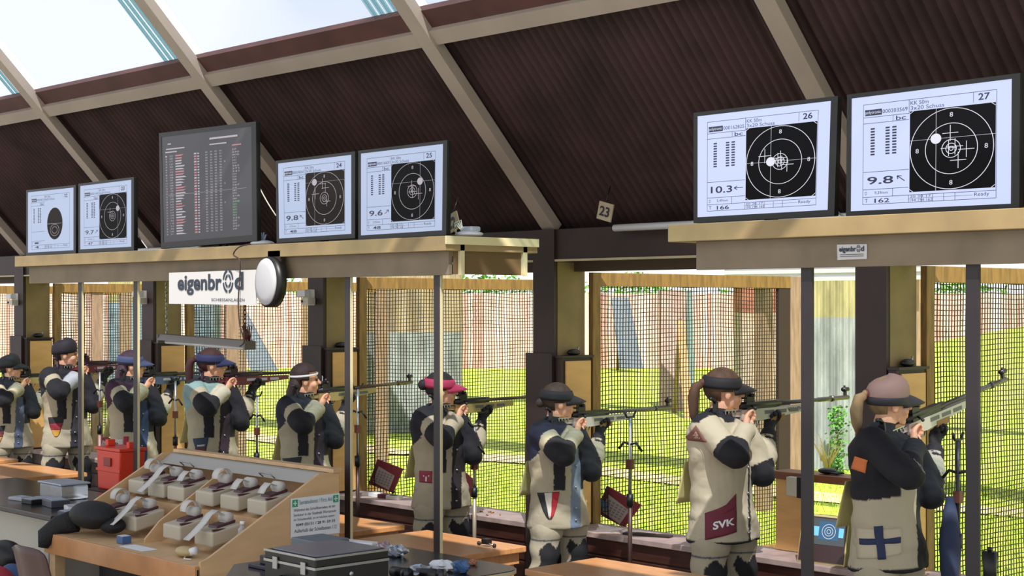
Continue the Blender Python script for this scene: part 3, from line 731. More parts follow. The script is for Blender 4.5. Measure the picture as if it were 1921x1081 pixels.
chain(t, a-c+u*.06+Vector((0, 0, .04)), Vector((a.x-c.x+.05, 0, 2.366-c.z)), steel)
chain(t, b-c-u*.06+Vector((0, 0, .04)), Vector((b.x-c.x-.05, 0, 2.366-c.z)), mat('rust_chain', '5a2420', .6))
m = MB(); e = b-c
for k in range(5): m.tube([e+Vector((-.02, -.02, .02)), e+Vector((.03*math.cos(k), -.03, .09+.02*k)), e+Vector((-.06+.03*k, -.02, .14)), e+Vector((.0, 0, .03))], .004, 5)
m.build('cord_tangle', MATS['rust_chain'], t)
# little white cameras on pillars
for q, (x, y) in enumerate(((585, 558), (268, 558), (30, 562))):
    k = [3, 4, 5][q]; t = thing('switch_box', (COLX[k]+.03, YC0, ZC+(570-y)*[11.9, 13.7, 15.6][q]/FPX), 'small white twin box on the pillar '+['right of the loudspeaker', 'above the shooter with long hair', 'above the leftmost shooter'][q], 'switch box', 'white boxes on the pillars')
    MB().cbox((-.05, -.03, .03), .11, .05, .05).build('upper_box', white, t, .003); MB().cbox((.03, -.04, -.03), .09, .07, .05).build('lower_box', offwhite, t, .003)
    MB().tube([(.0, -.076, -.03), (.0, -.082, -.03)], .01, 10).build('socket', black, t); MB().box(-.06, .06, -.005, 0, -.06, .06).build('mounting_plate', offwhite, t)

# ---------------------------------------------------------------- tables
def wood_table(x0, x1, y0, y1, label, z=.70):
    t = thing('wooden_table', (x0, y0, 0), label, 'table', 'beech tables behind the shooters'); L = x1-x0; D = y1-y0
    MB().box(0, L, 0, D, z-.035, z).build('tabletop', tablewood, t, .006)
    m = MB(); m.box(.03, L-.03, .03, .05, z-.10, z-.035); m.box(.03, L-.03, D-.05, D-.03, z-.10, z-.035); m.box(.03, .05, .05, D-.05, z-.10, z-.035); m.box(L-.05, L-.03, .05, D-.05, z-.10, z-.035); m.build('apron', tablewood, t)
    for (a, b) in ((.05, .05), (L-.1, .05), (.05, D-.1), (L-.1, D-.1)): MB().box(a, a+.05, b, b+.05, 0, z-.035).build('leg', tablewood, t, .004)
wood_table(-5.93, -4.55, 5.64, 6.18, 'beech table in the bottom foreground below the ponytail shooter')
wood_table(-7.36, -6.48, 5.64, 6.18, 'beech table behind the pink visor shooter with a small clamp on it')
wood_table(-8.70, -7.62, 5.64, 6.22, 'beech table half hidden behind the right end of the printer rack')
wood_table(-12.9, -11.75, 5.64, 6.25, 'glossy beech table at the left edge of the photo')
wood_table(-14.6, -13.2, 5.70, 6.35, 'furthest beech table at the left edge behind the glossy one')
# clamp
t = thing('bipod_clamp', (-6.62, 6.0, .70), 'small black clamp with two feet lying on the beech table', 'clamp')
MB().cbox((0, 0, .03), .05, .04, .03).build('body', black, t, .004)
for s in (-1, 1): MB().tube([(0, 0, .02), (s*.06, 0, .012)], .006, 8).build('arm', steel, t); MB().ell((s*.065, 0, .012), .012, .012, .012).build('foot', black, t)

# black desk at the left
t = thing('black_desk', (-11.3, 4.58, 0), 'black topped desk with pale panels left of the printer rack', 'desk')
MB().box(0, 2.22, 0, .84, .725, .76).build('desktop', blackgloss, t, .006)
MB().box(.95, 2.15, .12, .75, 0.08, .725).build('cabinet_body', mat('pale_grey_panel', 'a9a49a', .6), t, .004)
MB().box(.02, .06, .08, .78, 0, .725).build('side_panel', MATS['pale_grey_panel'], t)
MB().box(1.0, 2.1, .15, .7, 0, .08).build('plinth', black, t)
MB().box(2.10, 2.15, .02, .12, 0, .725).build('leg', MATS['pale_grey_panel'], t)
# things on it
clearp = bpy.data.materials.new('clear_plastic'); clearp.use_nodes = True; b_ = clearp.node_tree.nodes['Principled BSDF']; b_.inputs['Transmission Weight'].default_value = .8; b_.inputs['Roughness'].default_value = .25; b_.inputs['Base Color'].default_value = (.8, .85, .9, 1)
p = PX(120, 934, Z=.76); t = thing('plastic_tub', (p.x, p.y, .76), 'clear plastic tub with a lid on the black desk', 'tub')
MB().box(-.16, .16, -.1, .1, 0, .1).build('tub', clearp, t, .015); MB().box(-.17, .17, -.11, .11, .1, .112).build('lid', mat('pale_lid', '9ea8b6', .3), t, .004)
for q, (x, y, w_, h_, mm, lb) in enumerate(((60, 945, .12, .03, black, 'flat black box at the left on the black desk'), (85, 938, .2, .015, mat('grey_lid', '737885', .4), 'thin grey tray on the black desk'), (105, 950, .18, .045, mat('dark_grey_box', '3c3e46', .4), 'dark grey box in front of the plastic tub'), (140, 958, .16, .03, white, 'white carton near the right end of the black desk'), (125, 968, .1, .03, mat('blue_carton', '34405a', .5), 'blue carton at the front edge of the black desk'), (40, 938, .15, .02, mat('pale_card', 'a5a5a8', .6), 'pale card packet at the far left of the black desk'))):
    p = PX(x, y, Z=.76); t = thing('small_box', (p.x, p.y, .76), lb, 'box', 'small boxes on the black desk', rz=random.uniform(-.4, .4))
    MB().box(-w_/2, w_/2, -w_*.35, w_*.35, 0, h_).build('box_body', mm, t, .004); MB().box(-w_*.4, w_*.4, -w_*.28, w_*.28, h_, h_+.004).build('box_label', mat('box_label', '9aa0ac', .5), t)
# wooden tray box behind desk, red crate
p = PX(80, 925, Y=5.5); 
t = thing('red_case', PX(198, 942, Y=5.5), 'bright red plastic case with a grip standing behind the printer rack', 'case'); t.location.z = .76
zz = .76
tt = thing('side_stand', (t.location.x, 5.62, 0), 'low dark stand under the red case', 'stand'); MB().box(-.2, .2, -.17, .17, .73, .76).build('top', darkbrown, tt); MB().box(-.18, .18, -.15, .15, 0, .73).build('body', darkbrown, tt)
t.location.y = 5.62
m = MB(); m.prism([(-.15, -.10, 0), (.15, -.10, 0), (.17, -.10, .28), (-.17, -.10, .28)], (0, .2, 0)); m.build('body', redplastic, t, .012)
m = MB(); m.box(-.17, .17, -.105, -.10, .13, .15); m.box(-.18, .18, -.11, .11, .28, .30); m.build('rim', redplastic, t, .004)
MB().box(-.05, .05, -.112, -.1, .17, .23).build('latch', mat('dark_red', '8a1f14', .4), t, .004)
for s in (-1, 1): MB().box(s*.15-.02, s*.15+.02, -.03, .03, .30, .345).build('lug', redplastic, t, .004)

# ---------------------------------------------------------------- black table in the foreground
t = thing('black_table', (-6.95, 4.05, 0), 'black round-cornered table with pale edging in the foreground', 'table')
def rrect(x0, x1, y0, y1, r, z):
    P = []
    for cx, cy, a0 in ((x1-r, y1-r, 0), (x0+r, y1-r, 90), (x0+r, y0+r, 180), (x1-r, y0+r, 270)):
        for k in range(9): a = math.radians(a0+90*k/8); P.append((cx+r*math.cos(a), cy+r*math.sin(a), z))
    return P
def cutrect(g, z):
    P = [p for p in rrect(.17-g, 1.28+g, 0-g, 1.36+g, .14, z) if not (p[0] < .4 and p[1] < .3)]
    k = next(i for i, p in enumerate(P) if p[0] > 1.0 and p[1] < .3)
    return P[:k]+[(.17-g, .40, z), (.18, .36, z), (.62, -.0, z), (.68, -g, z)]+P[k:]
MB().prism(cutrect(0, .735), (0, 0, .025)).build('tabletop', blackgloss, t)
MB().prism(cutrect(.004, .738), (0, 0, .018)).build('edge_band', mat('edge_band', 'b0a684', .4), t)
for (a, b) in ((.62, .12), (1.15, .1), (.27, 1.2), (1.15, 1.2)): MB().tube([(a, b, 0), (a, b, .735)], .025, 12).build('leg', steel, t)
BT = .76
# flight case
t = thing('flight_case', (-6.13, 4.16, BT), 'black hard case with a grey lid and metal edges on the black table', 'case')
MB().box(0, .40, 0, .42, 0, .13).build('body', black, t, .008); MB().box(0, .40, 0, .42, .134, .18).build('lid', black, t, .008)
m = MB(); m.prism(rrect(.02, .38, .02, .40, .03, .18), (0, 0, .006)); m.build('lid_panel', mat('grey_laminate', '6b6e7c', .3), t, .002)
m = MB()
for q in ((-.002, .402, -.003, .0, .126, .138), (.4, .403, -.002, .42, .126, .138), (-.002, .402, -.003, 0, .172, .182), (.4, .403, 0, .42, .172, .182)): m.box(*q)
m.build('metal_edge', steel, t)
for x in (.08, .3): MB().box(x, x+.035, -.010, -.003, .10, .155).build('latch', steel, t)
MB().tube([(.15, -.004, .07), (.155, -.03, .07), (.245, -.03, .07), (.25, -.004, .07)], .007, 8).build('handle', black, t)
MB().ell((.403, .2, .09), .006, .012, .012).build('lock', steel, t)
# flat folders left of the case
for q, (x, y, w_, d_, h0, h_, mm, lb) in enumerate(((-6.66, 4.42, .34, .24, 0, .02, mat('purple_black', '241c30', .35), 'flat dark purple folder left of the hard case'), (-6.60, 4.45, .26, .19, .02, .045, blackgloss, 'black box file lying on the purple folder'))):
    t = thing('folder', (x, y, BT+h0), lb, 'folder', None); MB().box(0, w_, 0, d_, 0, h_).build('cover', mm, t, .004); MB().box(.01, w_-.005, .005, d_+.003, h_*.3, h_*.7).build('pages', mat('page_edge', '7d7888', .7), t)
# power strip
p = PX(692, 1012, Z=BT+.05); t = thing('power_strip', (p.x-.02, 5.18, BT), 'white power strip with a row of sockets beside the hard case', 'power strip', rz=.25)
MB().box(-.11, .11, -.03, .03, 0, .045).build('body', white, t, .008)
for k in range(5): MB().tube([(-.08+.04*k, -.031, .024), (-.08+.04*k, -.033, .024)], .008, 12).build('socket', black, t)
tag(MB().box(-.14, .1, -.11, .1, 0, .07).build('grey_box', mat('grey_blue_box', '5f6a74', .5), thing('storage_box', (p.x-.1, 5.0, BT), 'grey blue box between the hard case and the power strip', 'box'), .006))
# clutter
foil = mat('foil', 'a9b0ba', .3, metal=.6); bluem = mat('blue_pack', '3f5f8c', .5)
def crumple(name, x, y, w_, h_, mm, lb, cat, seed):
    p = PX(x, y, Z=BT+h_*.4); rnd = random.Random(seed); t = thing(name, (p.x, min(p.y, 5.33), BT), lb, cat)
    m = MB(); vs = []; fs = []; nu, nv = 14, 7
    for i in range(nv+1):
        for j in range(nu):
            th = PI*i/nv; ph = 2*PI*j/nu; k = 1+rnd.uniform(-.3, .25)
            vs.append((w_*math.sin(th)*math.cos(ph)*k, w_*.7*math.sin(th)*math.sin(ph)*k, max(0.0, h_*.5+h_*.5*math.cos(th)*k)))
    for i in range(nv):
        for j in range(nu): fs.append((i*nu+j, (i+1)*nu+j, (i+1)*nu+(j+1) % nu, i*nu+(j+1) % nu))
    m.add(vs, fs); m.build('wrapper', mm, t); MB().prism([(-w_*.6, -w_*.2, h_*.2), (w_*.5, -w_*.3, h_*.25), (w_*.6, w_*.2, h_*.3), (-w_*.5, w_*.3, h_*.2)], (0, 0, h_*.5)).build('contents', mat('grey_stuff', '8d8f98', .5), t)
crumple('foil_bag', 745, 1036, .07, .06, foil, 'crumpled silver bag between the two posts on the black table', 'bag', 1)
crumple('foil_bag', 722, 1030, .05, .06, mat('pinkish_foil', '9d8a94', .3, metal=.4), 'small pinkish wrapper right of the power strip', 'bag', 2)
crumple('plastic_bag', 830, 1063, .07, .05, paper, 'white crumpled bag at the foot of the middle post', 'bag', 3)
crumple('plastic_bag', 866, 1066, .055, .06, bluem, 'blue and white packet right of the middle post', 'bag', 4)
crumple('plastic_bag', 790, 1072, .07, .05, foil, 'silver edged packet left of the middle post', 'bag', 5)
crumple('tissue', 888, 1056, .025, .03, mat('orange_tissue', 'a0664a', .6), 'small orange wrapper at the right of the black table', 'wrapper', 6)
for q, (x, y, lb) in enumerate(((752, 1075, 'black lens tube lying left on the black table'), (812, 1078, 'black lens tube lying under the white bag'))):
    p = PX(x, y, Z=BT+.03); t = thing('scope_tube', (p.x, p.y, BT+.03), lb, 'tube', rz=.4*q); MB().tube([(-.06, 0, 0), (.03, 0, 0)], .026, 16).build('barrel', black, t); MB().tube([(.03, 0, 0), (.06, 0, 0)], .03, 16).build('cap', darksteel, t)

# ---------------------------------------------------------------- printer rack
X0, X1 = -8.98, -7.26; Y0, Y1 = 4.52, 5.44
t = thing('printer_rack', (X0, Y0, 0), 'slanted birch rack holding rows of receipt printers', 'rack'); W = X1-X0; Dp = Y1-Y0
prof = [(0, .58), (0, .70), (.05, .715), (Dp-.14, 1.115), (Dp, 1.115), (Dp, .58)]
for x, nm in ((0, 'side_panel'), (W-.02, 'side_panel')):
    MB().prism([(x, a, b) for a, b in prof], (.02, 0, 0)).build(nm, standwood, t, .002)
MB().prism([(.78, .2, .62), (.78, .2, .70), (.78, .30, .80), (.78, Dp-.16, 1.08), (.78, Dp-.16, .62)], (.016, 0, 0)).build('divider', standwood, t, .002)
MB().box(.02, W-.02, -.02, .30, .655, .68).build('front_ledge', standwood, t, .003)
MB().box(.0, W, -.035, -.02, .56, .68).build('front_board', tablewood, t, .003)
m = MB(); m.prism([(.02, .25, .66), (.02, Dp-.1, .84), (.02, Dp-.1, .82), (.02, .25, .64)], (W-.04, 0, 0)); m.build('sloping_deck', standwood, t)
m = MB(); m.prism([(.02, .52, .78), (.02, .52, .86), (.02, Dp-.12, .95), (.02, Dp-.12, .78)], (W-.04, 0, 0)); m.build('upper_step', standwood, t)
MB().box(.02, W-.02, Dp-.02, Dp, .58, 1.10).build('back_board', standwood, t)
m = MB(); m.prism([(.02, Dp-.17, 1.055), (.02, Dp-.09, 1.11), (.02, Dp-.02, 1.11), (.02, Dp-.02, 1.055)], (W-.04, 0, 0)); m.build('cover_lid', mat('lid_grey', 'a6a49e', .5), t, .003)
MB().box(-.01, W+.01, Dp-.05, Dp+.02, 1.112, 1.135).build('top_rail', standwood, t, .003)
for x in (.32, .95+.25): MB().tube([(x, Dp-.17, 1.06), (x, Dp-.2, 1.085), (x+.12, Dp-.2, 1.085), (x+.12, Dp-.17, 1.06)], .004, 8).build('handle', steel, t)
for x in (.0, W-.07): MB().box(x, x+.07, 0, .07, 0, .58).build('leg', standwood, t, .003); MB().box(x, x+.07, Dp-.07, Dp, 0, .58).build('leg', standwood, t, .003)
MB().box(.07, W-.07, .3, .32, .1, .56).build('rear_skirt', black, t)
prbody = mat('printer_beige', 'b5ab98', .5); prdark = mat('printer_maroon', '4a2432', .4); rollm = mat('receipt_paper', 'c4c1bd', .8)
def paper_curl(x, y, z, kind):
    m = MB(); rings = []; w_ = .066
    if kind == 0: P = [(y+.03+.052*math.cos(a), z+.062+.052*math.sin(a)) for a in [(-.5+1.45*i/14)*PI+PI*.1 for i in range(15)]]
    elif kind == 1: P = [(y+.03, z+.02), (y+.02, z+.07), (y-.02, z+.095), (y-.06, z+.075), (y-.10, z+.03), (y-.16, z-.02), (y-.21, z-.055)]
    else: P = [(y+.03, z+.02), (y+.02, z+.06), (y-.02, z+.075), (y-.05, z+.05), (y-.07, z+.02)]
    vs = []; fs = []
    for (a, b) in P: vs += [(x-w_/2, a, b), (x+w_/2, a, b), (x+w_/2, a, b+.0012), (x-w_/2, a, b+.0012)]
    for i in range(len(P)-1):
        for j in range(4): fs.append((4*i+j, 4*i+(j+1) % 4, 4*i+4+(j+1) % 4, 4*i+4+j))
    m.add(vs, fs, 0, True); return m
rows = [(.16, .60, .885, 0, 'upper row, leftmost printer with a big paper loop'), (.40, .60, .885, 1, 'upper row, second printer from the left, long paper strip'), (.63, .60, .885, 2, 'upper row printer just left of the divider'),
        (.95, .60, .885, 0, 'upper row printer just right of the divider'), (1.22, .60, .885, 2, 'upper row, second printer from the right end panel'), (1.50, .60, .885, 2, 'upper row printer against the right end panel'),
        (.20, .34, .72, 0, 'lower row, leftmost printer beside the black cap'), (.52, .34, .72, 1, 'lower row printer left of the divider with paper running down'),
        (1.02, .34, .72, 0, 'lower row printer right of the divider with a paper loop'), (1.36, .34, .72, 1, 'lower row printer beside the plastic bottle, paper running down')]
for (x, y, z, kd, lb) in rows:
    q = thing('receipt_printer', (X0+x, Y0+y, z), 'beige receipt printer, '+lb, 'printer', 'receipt printers in the birch rack'); 
    mm = MB(); mm.prism([(-.095, -.10, 0), (-.095, .10, .04), (-.095, .10, .12), (-.095, -.10, .085)], (.19, 0, 0)); mm.build('body', prbody, q, .01)
    mm = MB(); mm.prism([(-.05, -.04, .093), (-.05, .09, .12), (-.05, .09, .135), (-.05, -.03, .110)], (.09, 0, 0)); mm.build('paper_bay', prdark, q, .003)
    MB().tube([(-.035, .05, .150), (.035, .05, .150)], .030, 16).build('paper_roll', rollm, q)
    MB().box(.075, .09, -.09, .02, .090, .100).build('button_strip', prdark, q)
    paper_curl(0, 0, .10, kd).build('paper_strip', rollm, q)
# small things on the ledge
t = thing('hand_scanner', (X1-.32, Y0+.10, .68), 'beige handset with a white cable on the rack ledge', 'handset'); MB().ell((0, 0, .03), .075, .045, .03).build('body', mat('tan_plastic', 'b39f74', .5), t); MB().tube([(.05, 0, .03), (.09, .02, .045)], .022, 12).build('head', white, t); MB().tube([(.05, -.03, .01), (.09, -.06, .006), (.13, -.04, .006)], .004, 6).build('cable', white, t)
t = thing('paper_sheet', (X0+.95, Y0+.07, .681), 'loose white sheet lying on the rack ledge', 'paper'); MB().box(-.13, .13, -.05, .05, 0, .002).build('sheet', paper, t)
t = thing('small_carton', (X0+.73, Y0+.1, .68), 'small blue grey carton left of the divider on the ledge', 'carton'); MB().box(-.035, .035, -.03, .03, 0, .045).build('carton_body', bluem, t, .003); MB().box(-.03, .03, -.025, .025, .045, .047).build('lid', white, t)
t = thing('plastic_bottle', (X1-.10, Y0+.33, .76), 'small clear bottle with a white cap at the right end of the rack', 'bottle'); MB().tube([(0, 0, 0), (0, 0, .07), (0, 0, .09), (0, 0, .1)], [.026, .026, .014, .012], 16).build('body', clearp, t); MB().tube([(0, 0, .1), (0, 0, .118)], .014, 12).build('cap', white, t); MB().box(-.03, .03, -.03, .03, -.06, 0).build('coaster', prbody, t)
# black fur cap hanging over the corner
fur = mat('black_fur', '0d0d12', .7, noise_amt=.4, scale=60, bump=.6)
t = thing('fur_hat', (X0+.17, Y0+.06, .70), 'furry black cap lying over the left front corner of the rack', 'cap')
m = MB(); m.ell((.12, .08, .10), .19, .13, .085); m.ell((.28, .12, .05), .10, .07, .05); m.build('crown', fur, t)
m = MB(); m.tube([(0.02, 0.02, .06), (-.07, -.05, .03), (-.10, -.12, -.03), (-.09, -.14, -.10)], [.07, .06, .055, .03], 12, flat=.6); m.build('ear_flap', fur, t)
# first aid notice
c4 = [PX(x, y, X=X1+.004) for x, y in ((545, 936), (637, 925), (637, 1000), (545, 1011))]
t = thing('notice_sheet', c4[3], 'white first aid notice taped to the right end of the rack', 'notice'); o = c4[3]; P = c4
def f(a, b): return P[3]*(1-a)*(1-b)+P[2]*a*(1-b)+P[1]*a*b+P[0]*(1-a)*b - o + Vector((.003, 0, 0))
MB().prism([q-o for q in P], (.001, 0, 0)).build('sheet', paper, t)
m = MB()
for x in (.03, .86):
    m.add([f(x, .78), f(x+.11, .78), f(x+.11, .96), f(x, .96)], [(0, 1, 2, 3)], 0)
    f1 = lambda a, b: f(a, b)+Vector((.001, 0, 0))
    for q in ((x+.045, .81, x+.065, .93), (x+.02, .855, x+.09, .885)): m.add([f1(q[0], q[1]), f1(q[2], q[1]), f1(q[2], q[3]), f1(q[0], q[3])], [(0, 1, 2, 3)], 1)
m.build('first_aid_mark', [greenm, white], t)
m = MB(); put_text(m, 'Sanitätsdienst / First Aid', f, .17, .84, .83, .93, 1)
m.build('heading', [inkm, mat('print_blue', '2f6f86', .7)], t); m = MB()
for s, a, b, c, d_ in (('Während des Schießbetriebes ist ein', .06, .66, .90, .73), ('Sanitäter in der Stadtnah Warteraum', .06, .54, .92, .61), ('im Schadensfall, zu erreichen unter:', .06, .42, .90, .49)): put_text(m, s, f, a, c, b, d_, 0)
put_text(m, '0049 (0)151 / 28 91 59 33', f, .10, .90, .27, .36, 0, .015); put_text(m, 'Außerhalb der Schießzeiten 112', f, .07, .93, .13, .22, 0)
m.build('printed_text', [inkm, mat('print_blue', '2f6f86', .7)], t)

# chair back, bags at the lower left
p = PX(70, 1050, Y=3.9); t = thing('brown_chair', (p.x, p.y, 0), 'dark brown shell chair in front of the rack', 'chair')
m = MB(); vs = []; fs = []
for i in range(7):
    z = .46+.33*i/6
    for j in range(9):
        x = (-.2+.4*j/8)*(1-.1*i/6); y = -.04*math.cos(j/8*PI*2-PI)*.5-.08*i/6; vs.append((x, y, z-(.03*(abs(j-4)/4)**3 if i == 6 else 0)))
for i in range(6):
    for j in range(8): a = i*9+j; fs.append((a, a+1, a+10, a+9))
m.add(vs, fs, 0, True); b = m.build('backrest', mat('brown_shell', '4a3230', .45), t, raw=True); md = b.modifiers.new('solid', 'SOLIDIFY'); md.thickness = .012
MB().box(-.2, .2, 0, .4, .44, .455).build('seat', MATS['brown_shell'], t, .01)
for a, b in ((-.17, .03), (.17, .03), (-.17, .36), (.17, .36)): MB().tube([(a, b, .44), (a*1.15, b, 0)], .012, 8).build('leg', steel, t)
for (x, y, d_, sx_, mm, lb, nm) in ((8, 1035, 9.6, .14, black, 'black bag at the lower left edge', 'black_bag'), (22, 1080, 9.2, .1, mat('blue_cloth', '35486e', .8), 'blue cloth bundle at the bottom left corner', 'cloth_bundle'), (-6, 1085, 9.0, .12, mat('red_cloth', '8a1d2c', .8), 'red cloth bundle in the bottom left corner', 'cloth_bundle')):
    p = PX(x, y, d=d_); t = thing(nm, (p.x, p.y, 0), lb, 'bag' if 'bag' in nm else 'cloth')
    MB().ell((0, 0, p.z-.03), sx_, sx_*.8, .1).build('body', mm, t); MB().box(-sx_*.9, sx_*.9, -sx_*.7, sx_*.7, 0.0, p.z-.1).build('crate', darkbrown, t)

# ---------------------------------------------------------------- open gap: ledge, panel, target monitor
t = thing('gap_ledge', (-5.70, 7.42, 0), 'red-brown ledge with a pale panel across the open gap', 'ledge')
MB().box(0, .79, 0, .16, 1.055, 1.10).build('ledge_board', mat('ledge_brown', '7a4426', .4, noise_amt=.2, scale=6, stretch=(1, 6, 6)), t, .004)
MB().box(.02, .26, .02, .045, .64, 1.055).build('panel', palewood, t, .002)
MB().box(.76, .79, .02, .05, .635, 1.055).build('support', darkbrown, t)
p = PX(1515, 888, Y=7.44); t = thing('junction_box', (p.x-.05, 7.39, 1.0), 'small white and black junction box on the front of the red-brown ledge', 'box'); MB().box(-.05, .03, -.02, .025, -.03, .08).build('housing', offwhite, t, .004); MB().box(.03, .07, -.03, .02, -.035, .085).build('plug', black, t, .004)
p = PX(1552, 887, Y=7.5); t = thing('glove_pair', (p.x, 7.5, 1.10), 'dark glove lying on the red-brown ledge', 'glove'); MB().ell((0, 0, .018), .06, .035, .018).build('palm', black, t)
for k in range(4): MB().caps((.04, -.02+.014*k, .012), (.09, -.03+.02*k, .01), .008, .006, 8).build('finger', black, t)
# target monitor on the sill
p = PX(1562, 1048, Y=7.33); t = thing('target_monitor', (p.x, 7.30, .635), 'cream boxed screen showing a target standing on the sill in the gap', 'monitor', rz=.10)
cas = mat('monitor_cream', 'c9b77e', .5)
m = MB(); m.prism([(-.15, -.10, 0), (-.15, .13, 0), (-.15, .16, .24), (-.15, -.04, .265)], (.30, 0, 0)); m.build('casing', cas, t, .005)
fdir = Vector((0, .06, .265)).normalized()
def g2(a, b, k=0.0): return Vector((-.135+.27*a, -.102, .0))+fdir*(.02+.235*b)+Vector((0, -fdir.z, fdir.y))*k
m = MB(); m.prism([g2(-.02, -.03), g2(1.02, -.03), g2(1.02, 1.03), g2(-.02, 1.03)], Vector((0, -fdir.z, fdir.y))*.004); m.build('front_frame', mat('maroon_frame', '3c2424', .4), t)
m = MB(); m.add([g2(0, .38, .006), g2(1, .38, .006), g2(1, 1, .006), g2(0, 1, .006)], [(0, 1, 2, 3)], 0)
m.add([g2(.03, .58, .007), g2(.97, .58, .007), g2(.97, .80, .007), g2(.03, .80, .007)], [(0, 1, 2, 3)], 1)
m.add([g2(.40, .50, .0075), g2(.86, .50, .0075), g2(.86, .93, .0075), g2(.40, .93, .0075)], [(0, 1, 2, 3)], 2)
for r_ in (.16, .1, .05):
    vs = []
    for i in range(24):
        a = 2*PI*i/24; vs += [g2(.63+r_*math.cos(a), .70+r_*math.sin(a)*1.1, .008), g2(.63+(r_-.012)*math.cos(a), .70+(r_-.012)*math.sin(a)*1.1, .008)]
    m.add(vs, [(2*i, 2*i+1, (2*i+3) % 48, (2*i+2) % 48) for i in range(24)], 3)
m.build('screen', [mat('crt_grey', '5b666c', emit=.5), mat('crt_blue', '6fc0f0', emit=1.1), mat('crt_dark', '2f6a94', emit=.7), scrline], t)
# paper and tape rolls scattered on the sill
for q, (x, y, lb) in enumerate(((1530, 1055, 'red note lying at the foot of the target monitor'),)):
    pass
for q, (x, y, mm, lb, w_) in enumerate(((706, 925, white, 'white dish lying on the sill under the red target sheet', .06), (722, 928, mat('maroon_box', '5a2430', .5), 'small maroon box on the sill under the red target sheet', .05), (740, 931, offwhite, 'white and black ammunition box on the sill', .06), (1215, 1003, darkbrown, 'dark brown wooden slat on the sill behind the rifle stand', .16))):
    p = PX(x, y, Y=7.3); t = thing('sill_box', (p.x, 7.30, .635), lb, 'box', None, rz=.1*q)
    MB().box(-w_, w_, -.03, .03, 0, .03 if q < 3 else .014).build('box_body', mm, t, .003); MB().box(-w_*.5, w_*.3, -.02, .02, .03 if q < 3 else .014, .034 if q < 3 else .017).build('lid', black if q == 2 else mm, t)
rd = random.Random(5)
for q, (x, y) in enumerate(((895, 957), (905, 960), (912, 955), (925, 963), (1185, 990), (1296, 1018), (935, 966))):
    p = PX(x, y, Y=7.26); t = MB().tube([(0, -.012, .004), (0, .012, .004)], .004, 8).build('cartridge_case', mat('brass', 'a8682c', .3, metal=.7)); t.location = (p.x, 7.26+rd.uniform(-.06, .1), .635); t.rotation_euler = (0, 0, rd.uniform(0, 3)); tag(t, 'tiny spent brass case on the sill, '+['leftmost beside the pink visor shooter', 'second beside the pink visor shooter', 'middle one of the row by the big pillar', 'close to the net left of the big pillar', 'alone by the bare rifle stand', 'alone beside the ponytail shooter', 'last before the big pillar'][q], 'cartridge case', 'spent cases on the sill')
# target sheets leaning behind the net
def sheet(cr, Y, lb, blue=False):
    P = [PX(x, y, Y=Y) for x, y in cr]; o = P[2]; t = thing('target_sheet', (o.x, o.y, o.z), lb, 'target sheet', 'maroon target sheets beyond the sill')
    def f(a, b): return P[0]*(1-a)*(1-b)+P[1]*a*(1-b)+P[2]*a*b+P[3]*(1-a)*b-o+Vector((0, -.004, 0))
    MB().prism([p-o for p in P], (0, .012, 0)).build('board', mat('maroon_card', '8e3a44', .7), t)
    m = MB(); m.add([f(.15, .22), f(.85, .35), f(.85, .95), f(.15, .85)], [(0, 1, 2, 3)], 0)
    for i in range(5):
        for j in range(5): a = .22+.12*i; b = .36+.1*j; m.add([f(a, b)+Vector((0, -.002, 0)), f(a+.08, b)+Vector((0, -.002, 0)), f(a+.08, b+.06)+Vector((0, -.002, 0)), f(a, b+.06)+Vector((0, -.002, 0))], [(0, 1, 2, 3)], 1)
    m.build('printed_sheet', [mat('pale_print', 'c2b4b0', .8), mat('print_grey', '8f8a90', .8)], t)
    MB().tube([Vector((0, 0, 0)), Vector((0, .02, .635-o.z))], .01, 6).build('prop', darkbrown, t)
    if blue: m = MB(); m.add([f(0, .45)+Vector((0, -.005, 0)), f(.28, .55)+Vector((0, -.005, 0)), f(.22, .75)+Vector((0, -.005, 0)), f(0, .65)+Vector((0, -.005, 0))], [(0, 1, 2, 3)], 0); m.build('blue_reflection', mat('blue_reflection', '5fa8e8', .3), t)  # blue reflection painted as a flat patch on the sheet
sheet([(708, 862), (755, 880), (736, 925), (691, 908)], 7.6, 'maroon bordered target sheet leaning beyond the sill left of the pink visor shooter')
sheet([(1138, 912), (1202, 948), (1170, 990), (1118, 962)], 7.6, 'maroon bordered target sheet with a blue reflection behind the rifle stand', True)
sheet([(190, 815), (222, 830), (222, 858), (182, 855)], 7.6, 'plain maroon card leaning beyond the sill by the red case')
sheet([(865, 880), (890, 903), (876, 945), (862, 935)], 7.6, 'pinkish card corner showing beside the pink visor shooter\'s rifle stand')
# ---------------------------------------------------------------- people
clothm = attr_mat('shooting_cloth'); 
def skinmat():
    m = mat('skin', 'd9a284', .5); m.node_tree.nodes['Principled BSDF'].inputs['Subsurface Weight'].default_value = .0; return m
skin = skinmat()
def remesh(mb, vox, smooth=2, iters=.5, name='tmp'):
    me = mb.mesh(name); o = bpy.data.objects.new(name, me); COL.objects.link(o)
    md = o.modifiers.new('r', 'REMESH'); md.mode = 'VOXEL'; md.voxel_size = vox; md.use_smooth_shade = True
    if smooth: s = o.modifiers.new('s', 'SMOOTH'); s.iterations = smooth; s.factor = iters
    dg = bpy.context.evaluated_depsgraph_get(); dg.update()
    r = bpy.data.meshes.new_from_object(o.evaluated_get(dg)); bpy.data.objects.remove(o, do_unlink=True); bpy.data.meshes.remove(me)
    r.name = name; r.materials.clear(); return r
def ringz(z, cx, cy, ay, ax, n=28):
    return [Vector((cx+ax*math.cos(2*PI*j/n), cy+ay*math.sin(2*PI*j/n), z)) for j in range(n)]
